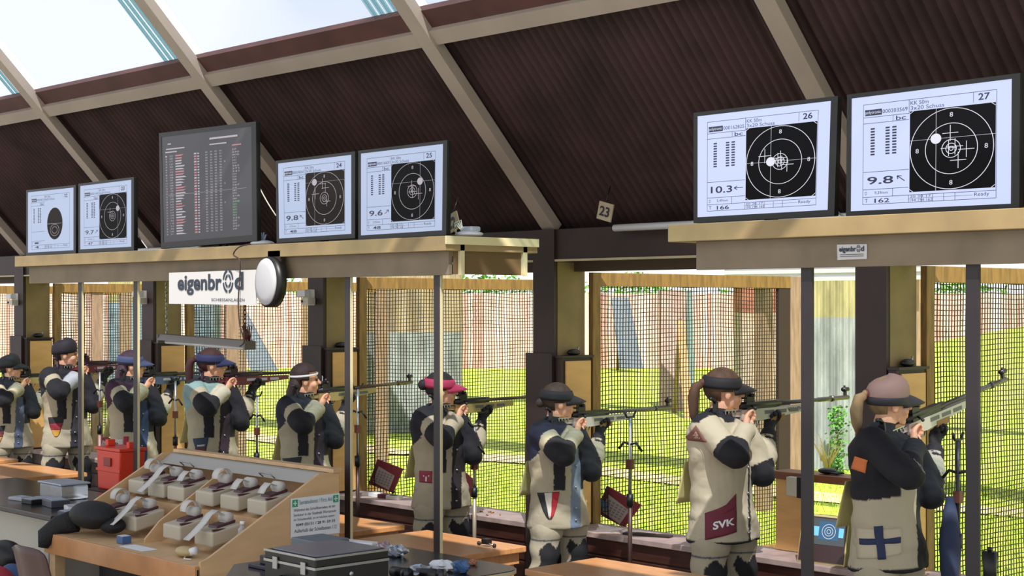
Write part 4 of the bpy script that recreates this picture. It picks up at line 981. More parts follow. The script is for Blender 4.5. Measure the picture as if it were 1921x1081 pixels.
def colour(me, fn):
    at = me.color_attributes.new('cloth', 'FLOAT_COLOR', 'POINT'); buf = []
    for v in me.vertices: c = fn(v.co); buf += [c[0], c[1], c[2], 1.0]
    at.data.foreach_set('color', buf)
def segd(p, a, b):
    ab = b-a; t = max(0, min(1, (p-a).dot(ab)/ab.length_squared)); return (p-(a+ab*t)).length, t

# joints in the frame of a shooter: +Y towards the targets, +X out of the chest
J = dict(nR=(.03, -.185, 1.355), eR=(.255, -.21, 1.225), wR=(.13, .03, 1.345), hR=(.085, .095, 1.385),
         nL=(.02, .13, 1.345), eL=(.13, .175, 1.095), wL=(.075, .30, 1.30), hL=(.055, .34, 1.365),
         hipR=(0, -.095, .88), kR=(.03, -.165, .50), aR=(-.01, -.26, .10), hipL=(0, .095, .88), kL=(.03, .12, .50), aL=(.0, .15, .10))
J = {k: Vector(v) for k, v in J.items()}
HC = Vector((.030, -.02, 1.545))       # head centre
HR = Matrix.Rotation(math.radians(-30), 3, 'Z') @ Matrix.Rotation(math.radians(4), 3, 'Y')
def hd(m):
    """turn a builder or mesh of the head about the head centre"""
    m.v = [tuple(HC+HR @ (Vector(v)-HC)) for v in m.v]; return m

def hand(m, w_, h, side, grip_dir, up):
    """palm and five curled fingers round a grip that lies at h"""
    d = (h-w_).normalized(); across = Vector(grip_dir).normalized()
    m.caps(w_-d*.01, h, .026, .034, 12, flat=.62, up=across)
    nrm = d.cross(across).normalized()*side
    for k in range(4):
        base = h+d*.012+across*(.030-.020*k); L = (.036, .040, .037, .030)[k]
        p1 = base+d*L*.75; p2 = p1+(d*.35+nrm*.9).normalized()*L*.8; p3 = p2+(-d*.6+nrm*.6).normalized()*L*.6
        m.caps(base-d*.02, p1, .0095, .009, 8); m.caps(p1, p2, .009, .0085, 8); m.caps(p2, p3, .0085, .0075, 8)
    tb = h-d*.022+across*.030; t1 = tb+(across*.6+d*.55+nrm*.5).normalized()*.034; t2 = t1+(d*.8+nrm*.6).normalized()*.028
    m.caps(tb, t1, .012, .0105, 8); m.caps(t1, t2, .0105, .0085, 8)

def body_mesh():
    m = MB(); H = HC
    m.ell(H+Vector((0, -.012, .028)), .072, .092, .090)                    # skull
    m.ell(H+Vector((0, .022, -.030)), .056, .066, .080)                    # face
    m.ell(H+Vector((0, .052, -.088)), .030, .030, .024)                    # chin
    m.caps(H+Vector((0, .082, .012)), H+Vector((0, .103, -.022)), .008, .013, 10)   # nose
    m.caps(H+Vector((-.03, .070, .026)), H+Vector((.03, .070, .026)), .013, .013, 10)  # brow
    m.caps(H+Vector((-.016, .082, -.052)), H+Vector((.016, .082, -.052)), .008, .008, 8)
    m.caps(H+Vector((-.014, .080, -.063)), H+Vector((.014, .080, -.063)), .009, .009, 8)
    for s in (-1, 1):
        m.ell(H+Vector((s*.040, .052, -.030)), .022, .026, .026)             # cheek
        m.ell(H+Vector((s*.074, -.012, -.008)), .010, .019, .031)            # ear
    hd(m)
    m.caps((-.005, -.055, 1.36), H+Vector((-.01, -.025, -.06)), .062, .052, 16)
    tr = [ringz(.90, 0, 0, .16, .11), ringz(1.05, 0, -.01, .145, .105), ringz(1.2, -.005, -.03, .16, .11), ringz(1.32, -.005, -.04, .165, .10), ringz(1.39, 0, -.045, .09, .06)]
    m.loft(tr)
    for s in 'RL':
        m.caps(J['n'+s], J['e'+s], .050, .040, 14); m.caps(J['e'+s], J['w'+s], .040, .026, 14)
        m.caps(J['hip'+s], J['k'+s], .085, .055, 14); m.caps(J['k'+s], J['a'+s], .052, .036, 14)
        m.caps(J['a'+s]+Vector((0, 0, -.03)), J['a'+s]+Vector((.12, .0, -.055)), .034, .028, 12)
    hand(m, J['wR'], J['hR'], 1, (0, 0, 1), None)
    hand(m, J['wL'], J['hL'], -1, (0, 1, .15), None)
    return remesh(m, .0065, 2, .5, 'person_body')
BODY = body_mesh(); BODY.materials.append(skin)

def jacket_mesh():
    m = MB()
    m.loft([ringz(.735, 0, 0, .215, .165), ringz(.74, 0, 0, .225, .175), ringz(.86, .0, 0, .213, .168), ringz(1.0, 0, -.01, .188, .150), ringz(1.12, 0, -.02, .192, .148), ringz(1.24, 0, -.035, .205, .145), ringz(1.33, -.005, -.045, .205, .13),
            ringz(1.385, -.0, -.05, .16, .105), ringz(1.42, .0, -.05, .09, .078), ringz(1.455, .005, -.045, .072, .070), ringz(1.46, .005, -.045, .065, .063)])
    m.ell((.0, -.16, 1.33), .085, .085, .075); m.ell((.0, .09, 1.33), .08, .085, .07)
    for s in 'RL':
        m.caps(J['n'+s], J['e'+s], .083, .068, 18)
        d = J['w'+s]-J['e'+s]; m.ell(J['e'+s], .072, .072, .072)
        m.tube([J['e'+s]-d*.05, J['e'+s]+d*.3, J['e'+s]+d*.65, J['e'+s]+d*.92, J['e'+s]+d*.95], [.066, .064, .056, .052, .046], 18)
    me = remesh(m, .0085, 3, .5, 'jacket')
    for v in me.vertices:      # folds
        p = v.co; n = v.normal
        k = .005*math.sin(p.z*30+p.y*13+4*noise.noise(p*5))+.008*noise.noise(p*8)+.004*abs(noise.noise(p*19))
        v.co = p+n*k
    return me
def trouser_mesh():
    m = MB()
    m.loft([ringz(.95, 0, 0, .17, .13), ringz(.86, 0, 0, .19, .145), ringz(.78, 0, 0, .185, .14), ringz(.74, 0, 0, .15, .11)])
    for s in 'RL':
        m.caps(J['hip'+s]+Vector((0, 0, -.02)), J['k'+s], .118, .088, 18); m.caps(J['k'+s], J['a'+s]+Vector((0, 0, .02)), .088, .078, 18)
        pass
    me = remesh(m, .010, 3, .5, 'trousers')
    for v in me.vertices:
        p = v.co; v.co = p+v.normal*(.006*math.sin(p.z*45+p.x*8)+.008*noise.noise(p*9))
    return me
JM = jacket_mesh(); TM = trouser_mesh()
SEG = [('ua', J['nR'], J['eR'], .08, 'R'), ('fa', J['eR'], J['wR'], .06, 'R'), ('ua', J['nL'], J['eL'], .08, 'L'), ('fa', J['eL'], J['wL'], .06, 'L')]
def where_(p):
    best = ('torso', 0, 'T', .0)
    bd = 1.0 if True else 0
    for nm, a, b, r, s in SEG:
        d, t = segd(p, a, b); q = d/r
        if nm == 'ua' and t <= 0.02: continue
        if q < 1.28 and q < bd+.28: 
            if best[0] == 'torso' or q < bd: best = (nm, t, s, q); bd = q
    return best
WH = [where_(v.co) for v in JM.vertices]
def wave(x): return .02*math.sin(x*40)
def jacket_colour(st):
    C = {k: lin(v) for k, v in st.items() if isinstance(v, str) and k.startswith('c_')}
    cr, dk, sh, bd, el = C['c_base'], C['c_dark'], C['c_shoulder'], C['c_band'], C['c_elbow']
    sty = st.get('style', 'A'); cuff = C.get('c_cuff', cr); lf = C.get('c_leftfore', cr)
    def fn(i, p):
        nm, t, s, q = WH[i]; a = (p.x+p.y)*.7071; z = p.z
        if sty == 'A':
            if nm == 'ua' and s == 'R':
                if t < .30+wave(z): return sh
                if t < .52+wave(p.x*1.3): return cr
                return el
            if nm == 'fa' and s == 'R': return el if t < .34+wave(p.z) else cuff
            if nm == 'ua' and s == 'L': return dk if t < .8 else el
            if nm == 'fa' and s == 'L': return el if t < .22 else lf
            if z > 1.405: return dk
            if z > 1.235+.25*(a+.02)+wave(a) and a < .06: return sh
            if -.03 < a < .045 and .985 < z < 1.17: return dk
            if a > .045 and z > 1.25: return dk
            if .085-.02*(1.2-z) < a < .145 and z < 1.25: return bd
            if a >= .145 and z > .98: return dk
            return cr
        if sty == 'B':
            if nm == 'ua' and s == 'R': return cr if t < .66+wave(z) else el
            if nm == 'fa' and s == 'R': return el if t < .30 else cr
            if nm == 'ua' and s == 'L': return cr if t < .8 else el
            if nm == 'fa' and s == 'L': return el if t < .2 else cr
            if z > 1.385: return dk
            if .125 < a < .137 and z < 1.28: return dk
            if z < .752: return dk
            return cr
        if sty == 'C':
            if nm == 'fa' and s == 'R': return dk
            if nm == 'fa' and s == 'L': return dk if t < .3 else C['c_grey']
            if nm == 'ua': return dk
            if z < .755: return lin('141418')
            if z > 1.09+.15*(a+.1) and a < .03: return dk
            if a < .12 and z < 1.22: return cr
            return dk
    return fn
def paint(me, fn, idx=True):
    at = me.color_attributes.new('cloth', 'FLOAT_COLOR', 'POINT'); buf = []
    for i, v in enumerate(me.vertices):
        c = fn(i, v.co); buf += [c[0], c[1], c[2], 1.0]
    at.data.foreach_set('color', buf)

BVHJ = BVHTree.FromPolygons([v.co[:] for v in JM.vertices], [tuple(p.vertices) for p in JM.polygons])
VN = Vector((.7071, -.7071, 0)); VU = Vector((.7071, .7071, 0))
def on_cloth(a, z, k=.003):
    """point on the jacket facing the spectators, a to the right, z up"""
    o = VU*a+Vector((0, 0, z))+VN*1.0
    loc, nrm, ix, d = BVHJ.ray_cast(o, -VN, 2.0)
    if loc is None:
        loc, nrm, ix, d = BVHJ.find_nearest(o-VN*.85)
    return loc+nrm*k
def decal(poly_fn, nu, nv, matr, name, parent, k=.003):
    m = MB(); vs = [on_cloth(*poly_fn(i/nu, j/nv), k) for j in range(nv+1) for i in range(nu+1)]; fs = []
    for j in range(nv):
        for i in range(nu): a = j*(nu+1)+i; fs.append((a, a+1, a+nu+2, a+nu+1))
    m.add(vs, fs, 0, True); o = m.build(name, matr, parent)
    md = o.modifiers.new('solid', 'SOLIDIFY'); md.thickness = .002; md.offset = 1; return o
def quadfn(p00, p10, p11, p01):
    return lambda u, v: ((p00[0]*(1-u)+p10[0]*u)*(1-v)+(p01[0]*(1-u)+p11[0]*u)*v, (p00[1]*(1-u)+p10[1]*u)*(1-v)+(p01[1]*(1-u)+p11[1]*u)*v)
def shieldfn(cx, cz, w_, h_, ang=0):
    def fn(u, v):   # v 0 bottom tip .. 1 top
        hw = w_/2*min(1, (v+.02)**.55)*(1 - 0*v); x = (u-.5)*2*hw; y = (v-.5)*h_
        return cx+x*math.cos(ang)-y*math.sin(ang), cz+x*math.sin(ang)+y*math.cos(ang)
    return fn
def cloth_text(s, a0, a1, z0, z1, matr, parent, shear=0.0, k=.0065):
    m = MB(); put_text(m, s, lambda a, b: on_cloth(a, b+shear*(a-a0), k), a0, a1, z0, z1, 0, .03); return m.build('lettering', matr, parent)

blackc = mat('visor_black', '17171c', .7)
def rifle(parent_t, tilt, cols, label, name='target_rifle', mesh_cache={}):
    """free rifle, bore along +Y, butt behind the origin"""
    g = thing(name, (0, 0, 0), label, 'rifle', 'target rifles')
    c = dict(barrel=steel, stock=cols[0], metal=cols[1], accent=cols[2])
    def part(nm, key, mm, bevel=0, par=None):
        if key not in mesh_cache:
            m, bv = mm(); mesh_cache[key] = m.mesh(nm)
        o = bpy.data.objects.new(nm, mesh_cache[key]); COL.objects.link(o); o.parent = par or g
        if len(o.data.materials) == 0: o.data.materials.append(None)
        o.material_slots[0].link = 'OBJECT'; o.material_slots[0].material = matr[0]
        return o
    matr = [None]
    def P(nm, key, m, mm): matr[0] = mm; return part(nm, key, lambda: (m(), 0))
    def barrel():
        m = MB(); m.tube([(0, .28, 0), (0, .66, 0), (0, .665, 0), (0, .93, 0)], [.0125, .011, .0135, .0135], 16); m.tube([(0, .78, 0), (0, .80, 0)], .018, 16); return m
    P('barrel', 'barrel', barrel, cols[3])
    def rec():
        m = MB(); m.box(-.018, .018, .06, .30, -.022, .020); m.tube([(0, .02, .002), (0, .34, .002)], .019, 14); m.tube([(.018, .10, .0), (.05, .09, -.012)], .005, 8); m.ell((.052, .09, -.013), .009, .009, .009); return m
    P('receiver', 'receiver', rec, cols[1])
    def stock():
        m = MB(); m.prism([(-.02, .02, -.075), (-.02, .02, -.02), (-.02, .56, -.018), (-.02, .56, -.050), (-.02, .30, -.075), (-.02, .17, -.085)], (.04, 0, 0))
        m.box(-.012, .012, -.10, .03, -.055, -.03); return m
    P('stock', 'stock', stock, cols[0])
    def slot():
        m = MB()
        for y in (.20, .30, .40): m.box(.0195, .0215, y, y+.075, -.052, -.032)
        return m
    P('stock_inlay', 'inlay', slot, cols[2])
    def grip():
        m = MB(); m.tube([(0, .105, -.06), (0, .085, -.10), (0, .060, -.155)], [.026, .023, .027], 12, flat=.75); return m
    P('grip', 'grip', grip, cols[4])
    def guard():
        m = MB(); m.tube([(0, .11, -.085), (0, .125, -.115), (0, .165, -.115), (0, .18, -.08)], .004, 8); m.tube([(0, .15, -.08), (0, .143, -.105)], .004, 8); return m
    P('trigger_guard', 'guard', guard, steel)
    def cheek():
        m = MB(); m.ell((.004, -.05, -.014), .020, .06, .016); return m
    P('cheek_piece', 'cheek', cheek, cols[4])
    def posts():
        m = MB()
        for y in (-.08, -.055, -.03, -.005): m.tube([(.0, y, -.04), (.0, y, -.005)], .005, 8); m.tube([(.024, y-.03, -.04), (.024, y-.03, -.012)], .004, 8)
        m.box(.020, .028, -.12, -.025, -.018, -.012); return m
    P('cheek_rods', 'posts', posts, steel)
    def butt():
        m = MB(); m.tube([(0, -.10, -.03), (0, -.155, -.03)], .009, 10); m.tube([(0, -.10, -.055), (0, -.155, -.055)], .009, 10)
        m.box(-.014, .014, -.165, -.153, -.13, .035); m.tube([(0, -.158, .03), (0, -.175, .05), (0, -.20, .055)], .010, 10); m.tube([(0, -.158, -.125), (0, -.18, -.15), (0, -.21, -.15)], .010, 10)
        m.box(.0, .03, -.16, -.10, -.095, -.085); return m
    P('butt_plate', 'butt', butt, cols[1])
    def rs():
        m = MB(); m.tube([(0, .045, .058), (0, .06, .058), (0, .062, .058), (0, .125, .058)], [.020, .020, .013, .013], 16); m.box(-.012, .012, .07, .13, .018, .05); m.tube([(0, .10, .06), (0, .10, .088)], .010, 12); m.tube([(0, .10, .058), (.034, .10, .058)], .010, 12); return m
    P('rear_sight', 'rs', rs, cols[1])
    def fs():
        m = MB(); m.box(-.005, .005, .895, .915, .01, .035); m.tube([(0, .885, .048), (0, .93, .048)], .013, 16); m.tube([(0, .90, .058), (0, .90, .072)], .006, 8); m.tube([(0, .89, .048), (.02, .89, .048)], .005, 8); return m
    P('front_sight', 'fs', fs, cols[1])
    def riser():
        m = MB(); m.box(-.022, .022, .25, .36, -.092, -.060); return m
    P('hand_rest', 'riser', riser, cols[4])
    return g

gun_cols = dict(
    silver=(mat('gun_silver', 'b8b4ae', .4, metal=.25), mat('gun_black', '1c1a1e', .4), mat('gun_slot', '5a5a62', .4), mat('barrel_grey', '6a6864', .35, metal=.7), mat('grip_wood', '8c6238', .5)),
    gold=(mat('gun_gold', 'a39260', .4, metal=.4), MATS['gun_black'], MATS['gun_slot'], mat('barrel_brown', '6f5f50', .35, metal=.6), MATS['gun_black']),
    red=(mat('gun_red', '7a3c46', .4, metal=.3), mat('gun_violet', '3a1a30', .4), mat('gun_white', 'c9c6cc', .4), mat('barrel_dim', '5c4c46', .35, metal=.7), MATS['gun_black']),
    blue=(mat('gun_blue', '4c5a78', .4, metal=.4), MATS['gun_black'], MATS['gun_white'], MATS['barrel_grey'], MATS['gun_black']))

def make_person(px, Yp, topy, st):
    """px: photo column of the head, topy: photo row of the top of the cap"""
    u = (px-960.5)/FPX; r = CF+CR*u; P = r*(Yp/r.y); d = P.dot(CF)
    top = ZC+(570-topy)*d/FPX; s = top/1.672
    P = Vector((P.x, P.y, 0)) - Vector((.02, 0, 0))
    t = thing('person', P, st['label'], 'person', 'shooters standing at the openings')
    t.scale = (s, s, s)
    b = link('body', BODY, t); 
    # jacket and trousers
    jm = JM.copy(); paint(jm, jacket_colour(st)); jm.materials.append(clothm); jk = link('jacket', jm, t)
    tm = TM.copy(); cr = lin(st['c_trouser']); bk = lin('16161a')
    def tf(i, p):
        rg = p.y < -.02 and p.z < .80
        kn = J['kR'] if p.y < -.03 else J['kL']
        if st.get('plain_trousers'): return cr if p.z > .34 else bk
        ax = kn.x + (0 if p.z > .5 else -.02); loc = ((p.x-ax)*.7071+(p.y-(kn.y-(.5-p.z)*(.24 if p.y < -.03 else -.07)))*.7071)
        if p.z < .635+.02*math.sin(p.y*60) and loc > -.035+.012*math.sin(p.z*50): return bk
        if .662 < p.z < .672: return lin('3c4450')
        return cr
    paint(tm, tf); tm.materials.append(clothm); link('trousers', tm, t)
    for q in 'RL':
        a = J['a'+q]; m = MB(); m.loft([[Vector((a.x-.05+.21*(.5-.5*math.cos(PI*.0)) , a.y, z)) for _ in range(1)] for z in (0, 1)], cap=False) if False else None
        m = MB(); n = 20; rings = []
        for z, k in ((0, 1), (.02, 1.02), (.05, .96), (.085, .78), (.12, .55), (.17, .5)):
            rings.append([Vector((a.x+.045*k+ (.125*k if z < .09 else .06*k)*math.cos(2*PI*j/n)-(.045*(1-k)), a.y+(.046 if z < .09 else .05)*math.sin(2*PI*j/n), z)) for j in range(n)])
        m.loft(rings); m.build('shoe', blackc, t)
    # eyes, hair, cap
    for q in (-1, 1): 
        hd(MB().ell(HC+Vector((q*.029, .077, .006)), .012, .010, .009)).build('eye', mat('eye_dark', '2a211d', .2), t)
    hm = mat('hair_'+st['hair'], st['hair'], .75, noise_amt=.25, scale=30, stretch=(1, 1, .2))
    m = MB(); m.ell(HC+Vector((0, -.020, .034)), .082, .098, .093, keep=lambda q: not (q.y > .035 and q.z < .040) and not (q.z < -.052 and q.y > -.02) and not (abs(q.x) > .05 and q.z < -.02 and q.y > -.03), nu=36, nv=24)
    hh = hd(m).build('hair', hm, t); md = hh.modifiers.new('solid', 'SOLIDIFY'); md.thickness = .008; md.offset = 1
    back = HC+Vector((-.0, -.115, .04))
    hs = st.get('hairstyle', 'pony')
    m = MB()
    if hs == 'pony':
        m.caps(back+Vector((0, .01, .01)), back+Vector((0, -.02, .012)), .022, .02, 12)
        L = st.get('pony', .20); m.tube([back+Vector((0, -.01, .01)), back+Vector((0, -.055, -.01)), back+Vector((0, -.068, -.07)), back+Vector((0, -.062, -.07-L*.5)), back+Vector((0, -.05, -.07-L))], [.018, .03, .033, .028, .008], 12, flat=.8)
        pt = hd(m).build('ponytail', hm, t); hd(MB().tube([back+Vector((0, -.012, .01)), back+Vector((0, -.022, .010))], .024, 12)).build('hair_tie', mat('tie_dark', '5a2a24', .6), pt)
    elif hs == 'bun':
        m.ell(back+Vector((0, -.02, -.0)), .036, .036, .038); hd(m).build('bun', hm, t)
    elif hs == 'bun_low':
        m.ell(back+Vector((0, -.015, -.04)), .028, .03, .03); hd(m).build('bun', hm, t)
    elif hs == 'long':
        m.tube([HC+Vector((0, -.06, .02)), HC+Vector((0, -.085, -.06)), HC+Vector((.0, -.11, -.14)), HC+Vector((.0, -.13, -.24)), HC+Vector((0, -.14, -.30))], [.075, .07, .06, .05, .02], 16, flat=.8, up=(1, 0, 0)); hd(m).build('long_hair', hm, t)
    cap = st.get('cap', 'visor'); cc = mat('cap_'+st['capcol'], st['capcol'], .75)
    if cap in ('visor', 'cap', 'beanie'):
        m = MB(); n = 36; rings = []
        zz = [(.022, 1.06), (.040, 1.09), (.060, 1.05), (.082, .97)] if cap == 'visor' else [(.012, 1.07), (.045, 1.10), (.08, 1.06), (.108, .92), (.128, .66), (.138, .34), (.140, .05)]
        for z, k in zz: rings.append([HC+Vector((.084*k*math.cos(2*PI*j/n), -.020+.101*k*math.sin(2*PI*j/n), z+(.012 if cap != 'visor' else -.006)*math.sin(2*PI*j/n))) for j in range(n)])
        if cap == 'visor':
            o = capo = hd(MB().loft(rings, cap=False)).build('visor_band', cc, t, raw=True); md = o.modifiers.new('solid', 'SOLIDIFY'); md.thickness = .006; md.offset = 1
        else: m.loft(rings); capo = hd(m).build('cap_crown', cc, t)
        if st.get('brimcol'):
            m = MB(); m.loft([[HC+Vector((.084*k*math.cos(2*PI*j/n), -.020+.101*k*math.sin(2*PI*j/n), z)) for j in range(n)] for z, k in ((.000, 1.08), (.004, 1.12), (.034, 1.14), (.040, 1.10))], cap=False); o = hd(m).build('cap_band', mat('brim_'+st['brimcol'], st['brimcol'], .6), capo, raw=True); md = o.modifiers.new('solid', 'SOLIDIFY'); md.thickness = .004
        if cap != 'beanie':
            m = MB(); vs = []; fs = []
            for i in range(5):
                for j in range(15):
                    a = PI*(.10+.80*j/14); R = 1+ 1.0*i/4*math.sin(a)**.7
                    vs.append(HC+Vector((.082*math.cos(a)*(1+.10*i/4), -.018+.100*math.sin(a)*R, .050-.030*i/4-.022*math.cos(a)**2*(i/4)-.012*(i/4)**2)))
            for i in range(4):
                for j in range(14): a = i*15+j; fs.append((a, a+1, a+16, a+15))
            m.add(vs, fs, 0, True); o = hd(m).build('brim', cc if cap == 'cap' and not st.get('brimcol') else mat('brim_'+st.get('brimcol', st['capcol']), st.get('brimcol', st['capcol']), .6), capo); md = o.modifiers.new('solid', 'SOLIDIFY'); md.thickness = .004
    if st.get('band'):
        m = MB(); n = 36; rings = [[HC+Vector((.086*k*math.cos(2*PI*j/n), -.020+.104*k*math.sin(2*PI*j/n), z+.01*math.sin(2*PI*j/n))) for j in range(n)] for z, k in ((.034, 1.04), (.037, 1.06), (.047, 1.06), (.050, 1.04))]
        o = hd(m.loft(rings, cap=False)).build('headband', mat('band_white', 'd8d8d8', .5), t, raw=True); md = o.modifiers.new('solid', 'SOLIDIFY'); md.thickness = .004
    if st.get('blinder'):
        hd(MB().cbox(HC+Vector((-.03, .125, .01)), .05, .003, .035)).build('eye_blinder', mat('blinder', 'cfd3da', .3), t)
    # gloves on the supporting hand
    m = MB(); hand(m, J['wL'], J['hL'], -1, (0, 1, .15), None); m.caps(J['eL'].lerp(J['wL'], .80), J['wL'], .045, .038, 14)
    g = m.mesh('g'); gm = remesh(m, .005, 2, .5, 'glove')
    for v in gm.vertices: v.co = v.co+v.normal*.007
    gm.materials.append(mat('glove_'+st.get('glove', '1c1c22'), st.get('glove', '1c1c22'), .8)); link('glove', gm, t)
    bpy.data.meshes.remove(g)
    # buttons down the front band, collar tab
    if st.get('style', 'A') != 'C':
        m0 = (.115, .118)
        for z in (1.14, 1.0, .87, .79):
            q = on_cloth(.11+(.012 if st.get('style') == 'B' else 0)-.02*(1.2-z)*0, z, .004); MB().ell(q, .008, .008, .008).build('button', steel, t)
    if st.get('bib', True):
        m = MB(); vs = []; fs = []
        for i in range(7):
            for j in range(7):
                y = -.16+.15*i/6; z = 1.16-.23*j/6; vs.append(Vector((-.14-.038*(j/6)-.012*math.sin(i/6*PI), y-.03*(j/6), z)))
        for i in range(6):
            for j in range(6): a = i*7+j; fs.append((a, a+1, a+8, a+7))
        m.add(vs, fs, 0, True); o = m.build('bib_cloth', mat('bib_yellowish', 'c9c086', .8), t); md = o.modifiers.new('solid', 'SOLIDIFY'); md.thickness = .003
    if 'deco' in st: st['deco'](t)
    # rifle on the shoulder
    g = rifle(t, 0, gun_cols[st['gun']], st['gunlabel'])
    if 'SVK' in st['label']:
        m = MB(); put_text(m, 'WALTHER', lambda a, b: Vector((.0212, a, b)), .385, .545, -.046, -.026, 0, .02); m.build('lettering', MATS['gun_black'], g)
    q = Vector((.055, .045, 1.462+st.get('gz', 0))); g.location = P+q*s; g.rotation_euler = (math.radians(st.get('pitch', 0)), 0, math.radians(st.get('gyaw', 0))); g.scale = (s, s*st.get('glen', 1.02), s)
    return t

w_ = lambda n, c: mat(n, c, .75)
def pocket_flag(cols, cx=-.085, cz=.885, w=.14, h=.17, vertical=False, ang=0.06):
    def fn(t):
        pk = decal(shieldfn(cx, cz, w, h, ang), 12, 12, w_('pocket_'+cols[0], cols[0]), 'pocket', t, .003)
        n = len(cols)
        for i in range(1, n):
            base = shieldfn(cx, cz, w, h, ang)
            f = (lambda u, v, i=i: base(i/n+u*(1/n), v*.97+.015)) if vertical else (lambda u, v, i=i: base(u, (n-1-i)/n+v/n))
            decal(f, 8, 8, w_('pocket_'+cols[i], cols[i]), 'pocket_stripe', pk, .0055)
    return fn
def deco1(t):
    pk = decal(quadfn((-.175, .80), (.03, .83), (.03, .955), (-.175, .945)), 12, 10, w_('pocket_cream', 'b4aa92'), 'pocket', t, .003)
    nv = w_('flag_navy', '1f2a4c')
    decal(quadfn((-.160, .868), (.022, .885), (.022, .913), (-.160, .896)), 14, 3, nv, 'flag_cross', pk, .006)
    decal(quadfn((-.088, .805), (-.050, .808), (-.062, .965), (-.100, .962)), 4, 10, nv, 'flag_cross', pk, .007)
    decal(quadfn((-.20, 1.235), (-.145, 1.22), (-.135, 1.285), (-.19, 1.30)), 5, 5, w_('patch_orange', 'c9703a'), 'sleeve_patch', t, .004)
    for k in range(3): decal(quadfn((.055+.012*k, 1.30-.012*k), (.06+.012*k, 1.29-.012*k), (.095+.012*k, 1.24-.012*k), (.09+.012*k, 1.245-.012*k)), 3, 4, w_('stripe_pale', 'bcb4b4'), 'cuff_stripe', t, .004)
def deco2(t):
    mr = w_('patch_maroon', '6a2434')
    pk = decal(quadfn((-.115, .76), (.052, .80), (.052, .97), (-.115, .90)), 12, 10, mr, 'pocket', t, .003)
    decal(quadfn((-.02, .90), (.052, .93), (.052, 1.005), (.0, .95)), 6, 6, mr, 'pocket_flap', t, .0032)
    cloth_text('SVK', -.075, .042, .815, .855, white, pk, .22)
    decal(lambda u, v: (-.165+(u-.5)*.11*(1-v), 1.29+v*.085), 6, 6, w_('patch_brown', '7a5048'), 'shoulder_badge', t, .004)
    decal(lambda u, v: (-.165+(u-.5)*.05*(1-v), 1.305+v*.04), 4, 4, w_('patch_pink', 'bfa090'), 'badge_centre', t, .006)
def deco5(t):
    decal(shieldfn(-.07, .89, .15, .17, .1), 12, 12, w_('pocket_dark', '25282c'), 'pocket', t, .003); cloth_text('IMD', -.115, -.03, .895, .925, white, t)
    decal(quadfn((-.05, .835), (-.025, .838), (-.025, .86), (-.05, .857)), 3, 3, white, 'pocket_tag', t, .006)
def deco6(t):
    decal(shieldfn(-.05, .90, .12, .17, .1), 12, 12, w_('pocket_darkblue', '2c3a4c'), 'pocket', t, .003); decal(shieldfn(-.05, .865, .09, .09, .1), 8, 8, w_('pocket_wine', '5a2430'), 'pocket_emblem', t, .005)
    decal(quadfn((-.08, .918), (-.02, .922), (-.02, .936), (-.08, .932)), 4, 2, w_('pocket_tape', 'a8a8ac'), 'pocket_trim', t, .006)
def deco7(t):
    decal(quadfn((-.12, .80), (-.03, .80), (-.03, .93), (-.12, .93)), 8, 8, w_('pocket_pale', 'b9b4b0'), 'pocket', t, .003); decal(quadfn((-.03, .84), (.01, .84), (.01, .95), (-.03, .95)), 5, 5, w_('patch_red', 'a02438'), 'pocket_flap', t, .004); cloth_text('R', -.10, -.07, .86, .90, navy, t)
def deco4(t):
    decal(quadfn((-.14, .92), (-.05, .92), (-.05, 1.0), (-.14, 1.0)), 8, 8, w_('patch_redbrown', '8c3448'), 'pocket', t, .003); cloth_text('T', -.11, -.07, .93, .97, white, t)

S = []
base = dict(c_base='a89e86', c_dark='17171f', c_shoulder='22232f', c_band='5a6272', c_elbow='15151b', c_trouser='a59b84', hair='2e2320', capcol='17171c')
def mk(**k): d = dict(base); d.update(k); return d
S.append((1672, 6.80, 709, mk(style='C', c_base='aca28a', c_grey='a8a294', c_dark='15151d', hair='7d6648', hairstyle='pony', pony=.13, cap='cap', capcol='7a625c', brimcol='1c1a22', deco=deco1, gun='silver', pitch=10, gz=-.005, glen=1.08, label='person in a black and cream jacket with a blue cross pocket, rifle pointing up', gunlabel='silver and black target rifle pointing up, held by the blue cross shooter', plain_trousers=True)))
S.append((1362, 6.90, 691, mk(style='B', c_base='b2a890', hair='4c3424', hairstyle='pony', pony=.17, cap='visor', deco=deco2, gun='silver', pitch=.5, glen=1.12, label='person with a ponytail and a cream jacket with maroon SVK pocket', gunlabel='silver target rifle of the SVK pocket shooter, its barrel passing the dark post')))
S.append((1052, 6.90, 719, mk(hair='33271f', hairstyle='bun_low', cap='visor', c_shoulder='23243a', c_band='6c7a8c', deco=pocket_flag(['1f1f24', 'c4beb0', 'a81f2c'], cx=-.06, cz=.89, vertical=True), gun='silver', pitch=.3, glen=1.08, label='person in a black visor, jacket pocket with a red stripe', gunlabel='target rifle of the black visor shooter, its muzzle above the bare rifle stand')))
S.append((832, 6.90, 698, mk(hair='171418', hairstyle='bun', cap='visor', capcol='a02c50', c_shoulder='17171f', c_band='241c22', deco=deco4, gun='gold', pitch=.5, label='person with a high black bun and pink visor, partly behind a post', gunlabel='golden brown target rifle of the pink visor shooter, muzzle hidden by the pillar')))
S.append((577, 6.85, 682, mk(hair='2c1a18', hairstyle='long', cap='none', band=True, blinder=True, c_band='2f2634', deco=deco5, gun='gold', pitch=2.2, label='person with long dark hair and headband, dark shield pocket on the jacket', gunlabel='target rifle of the long haired shooter, its barrel crossing the net behind the post')))
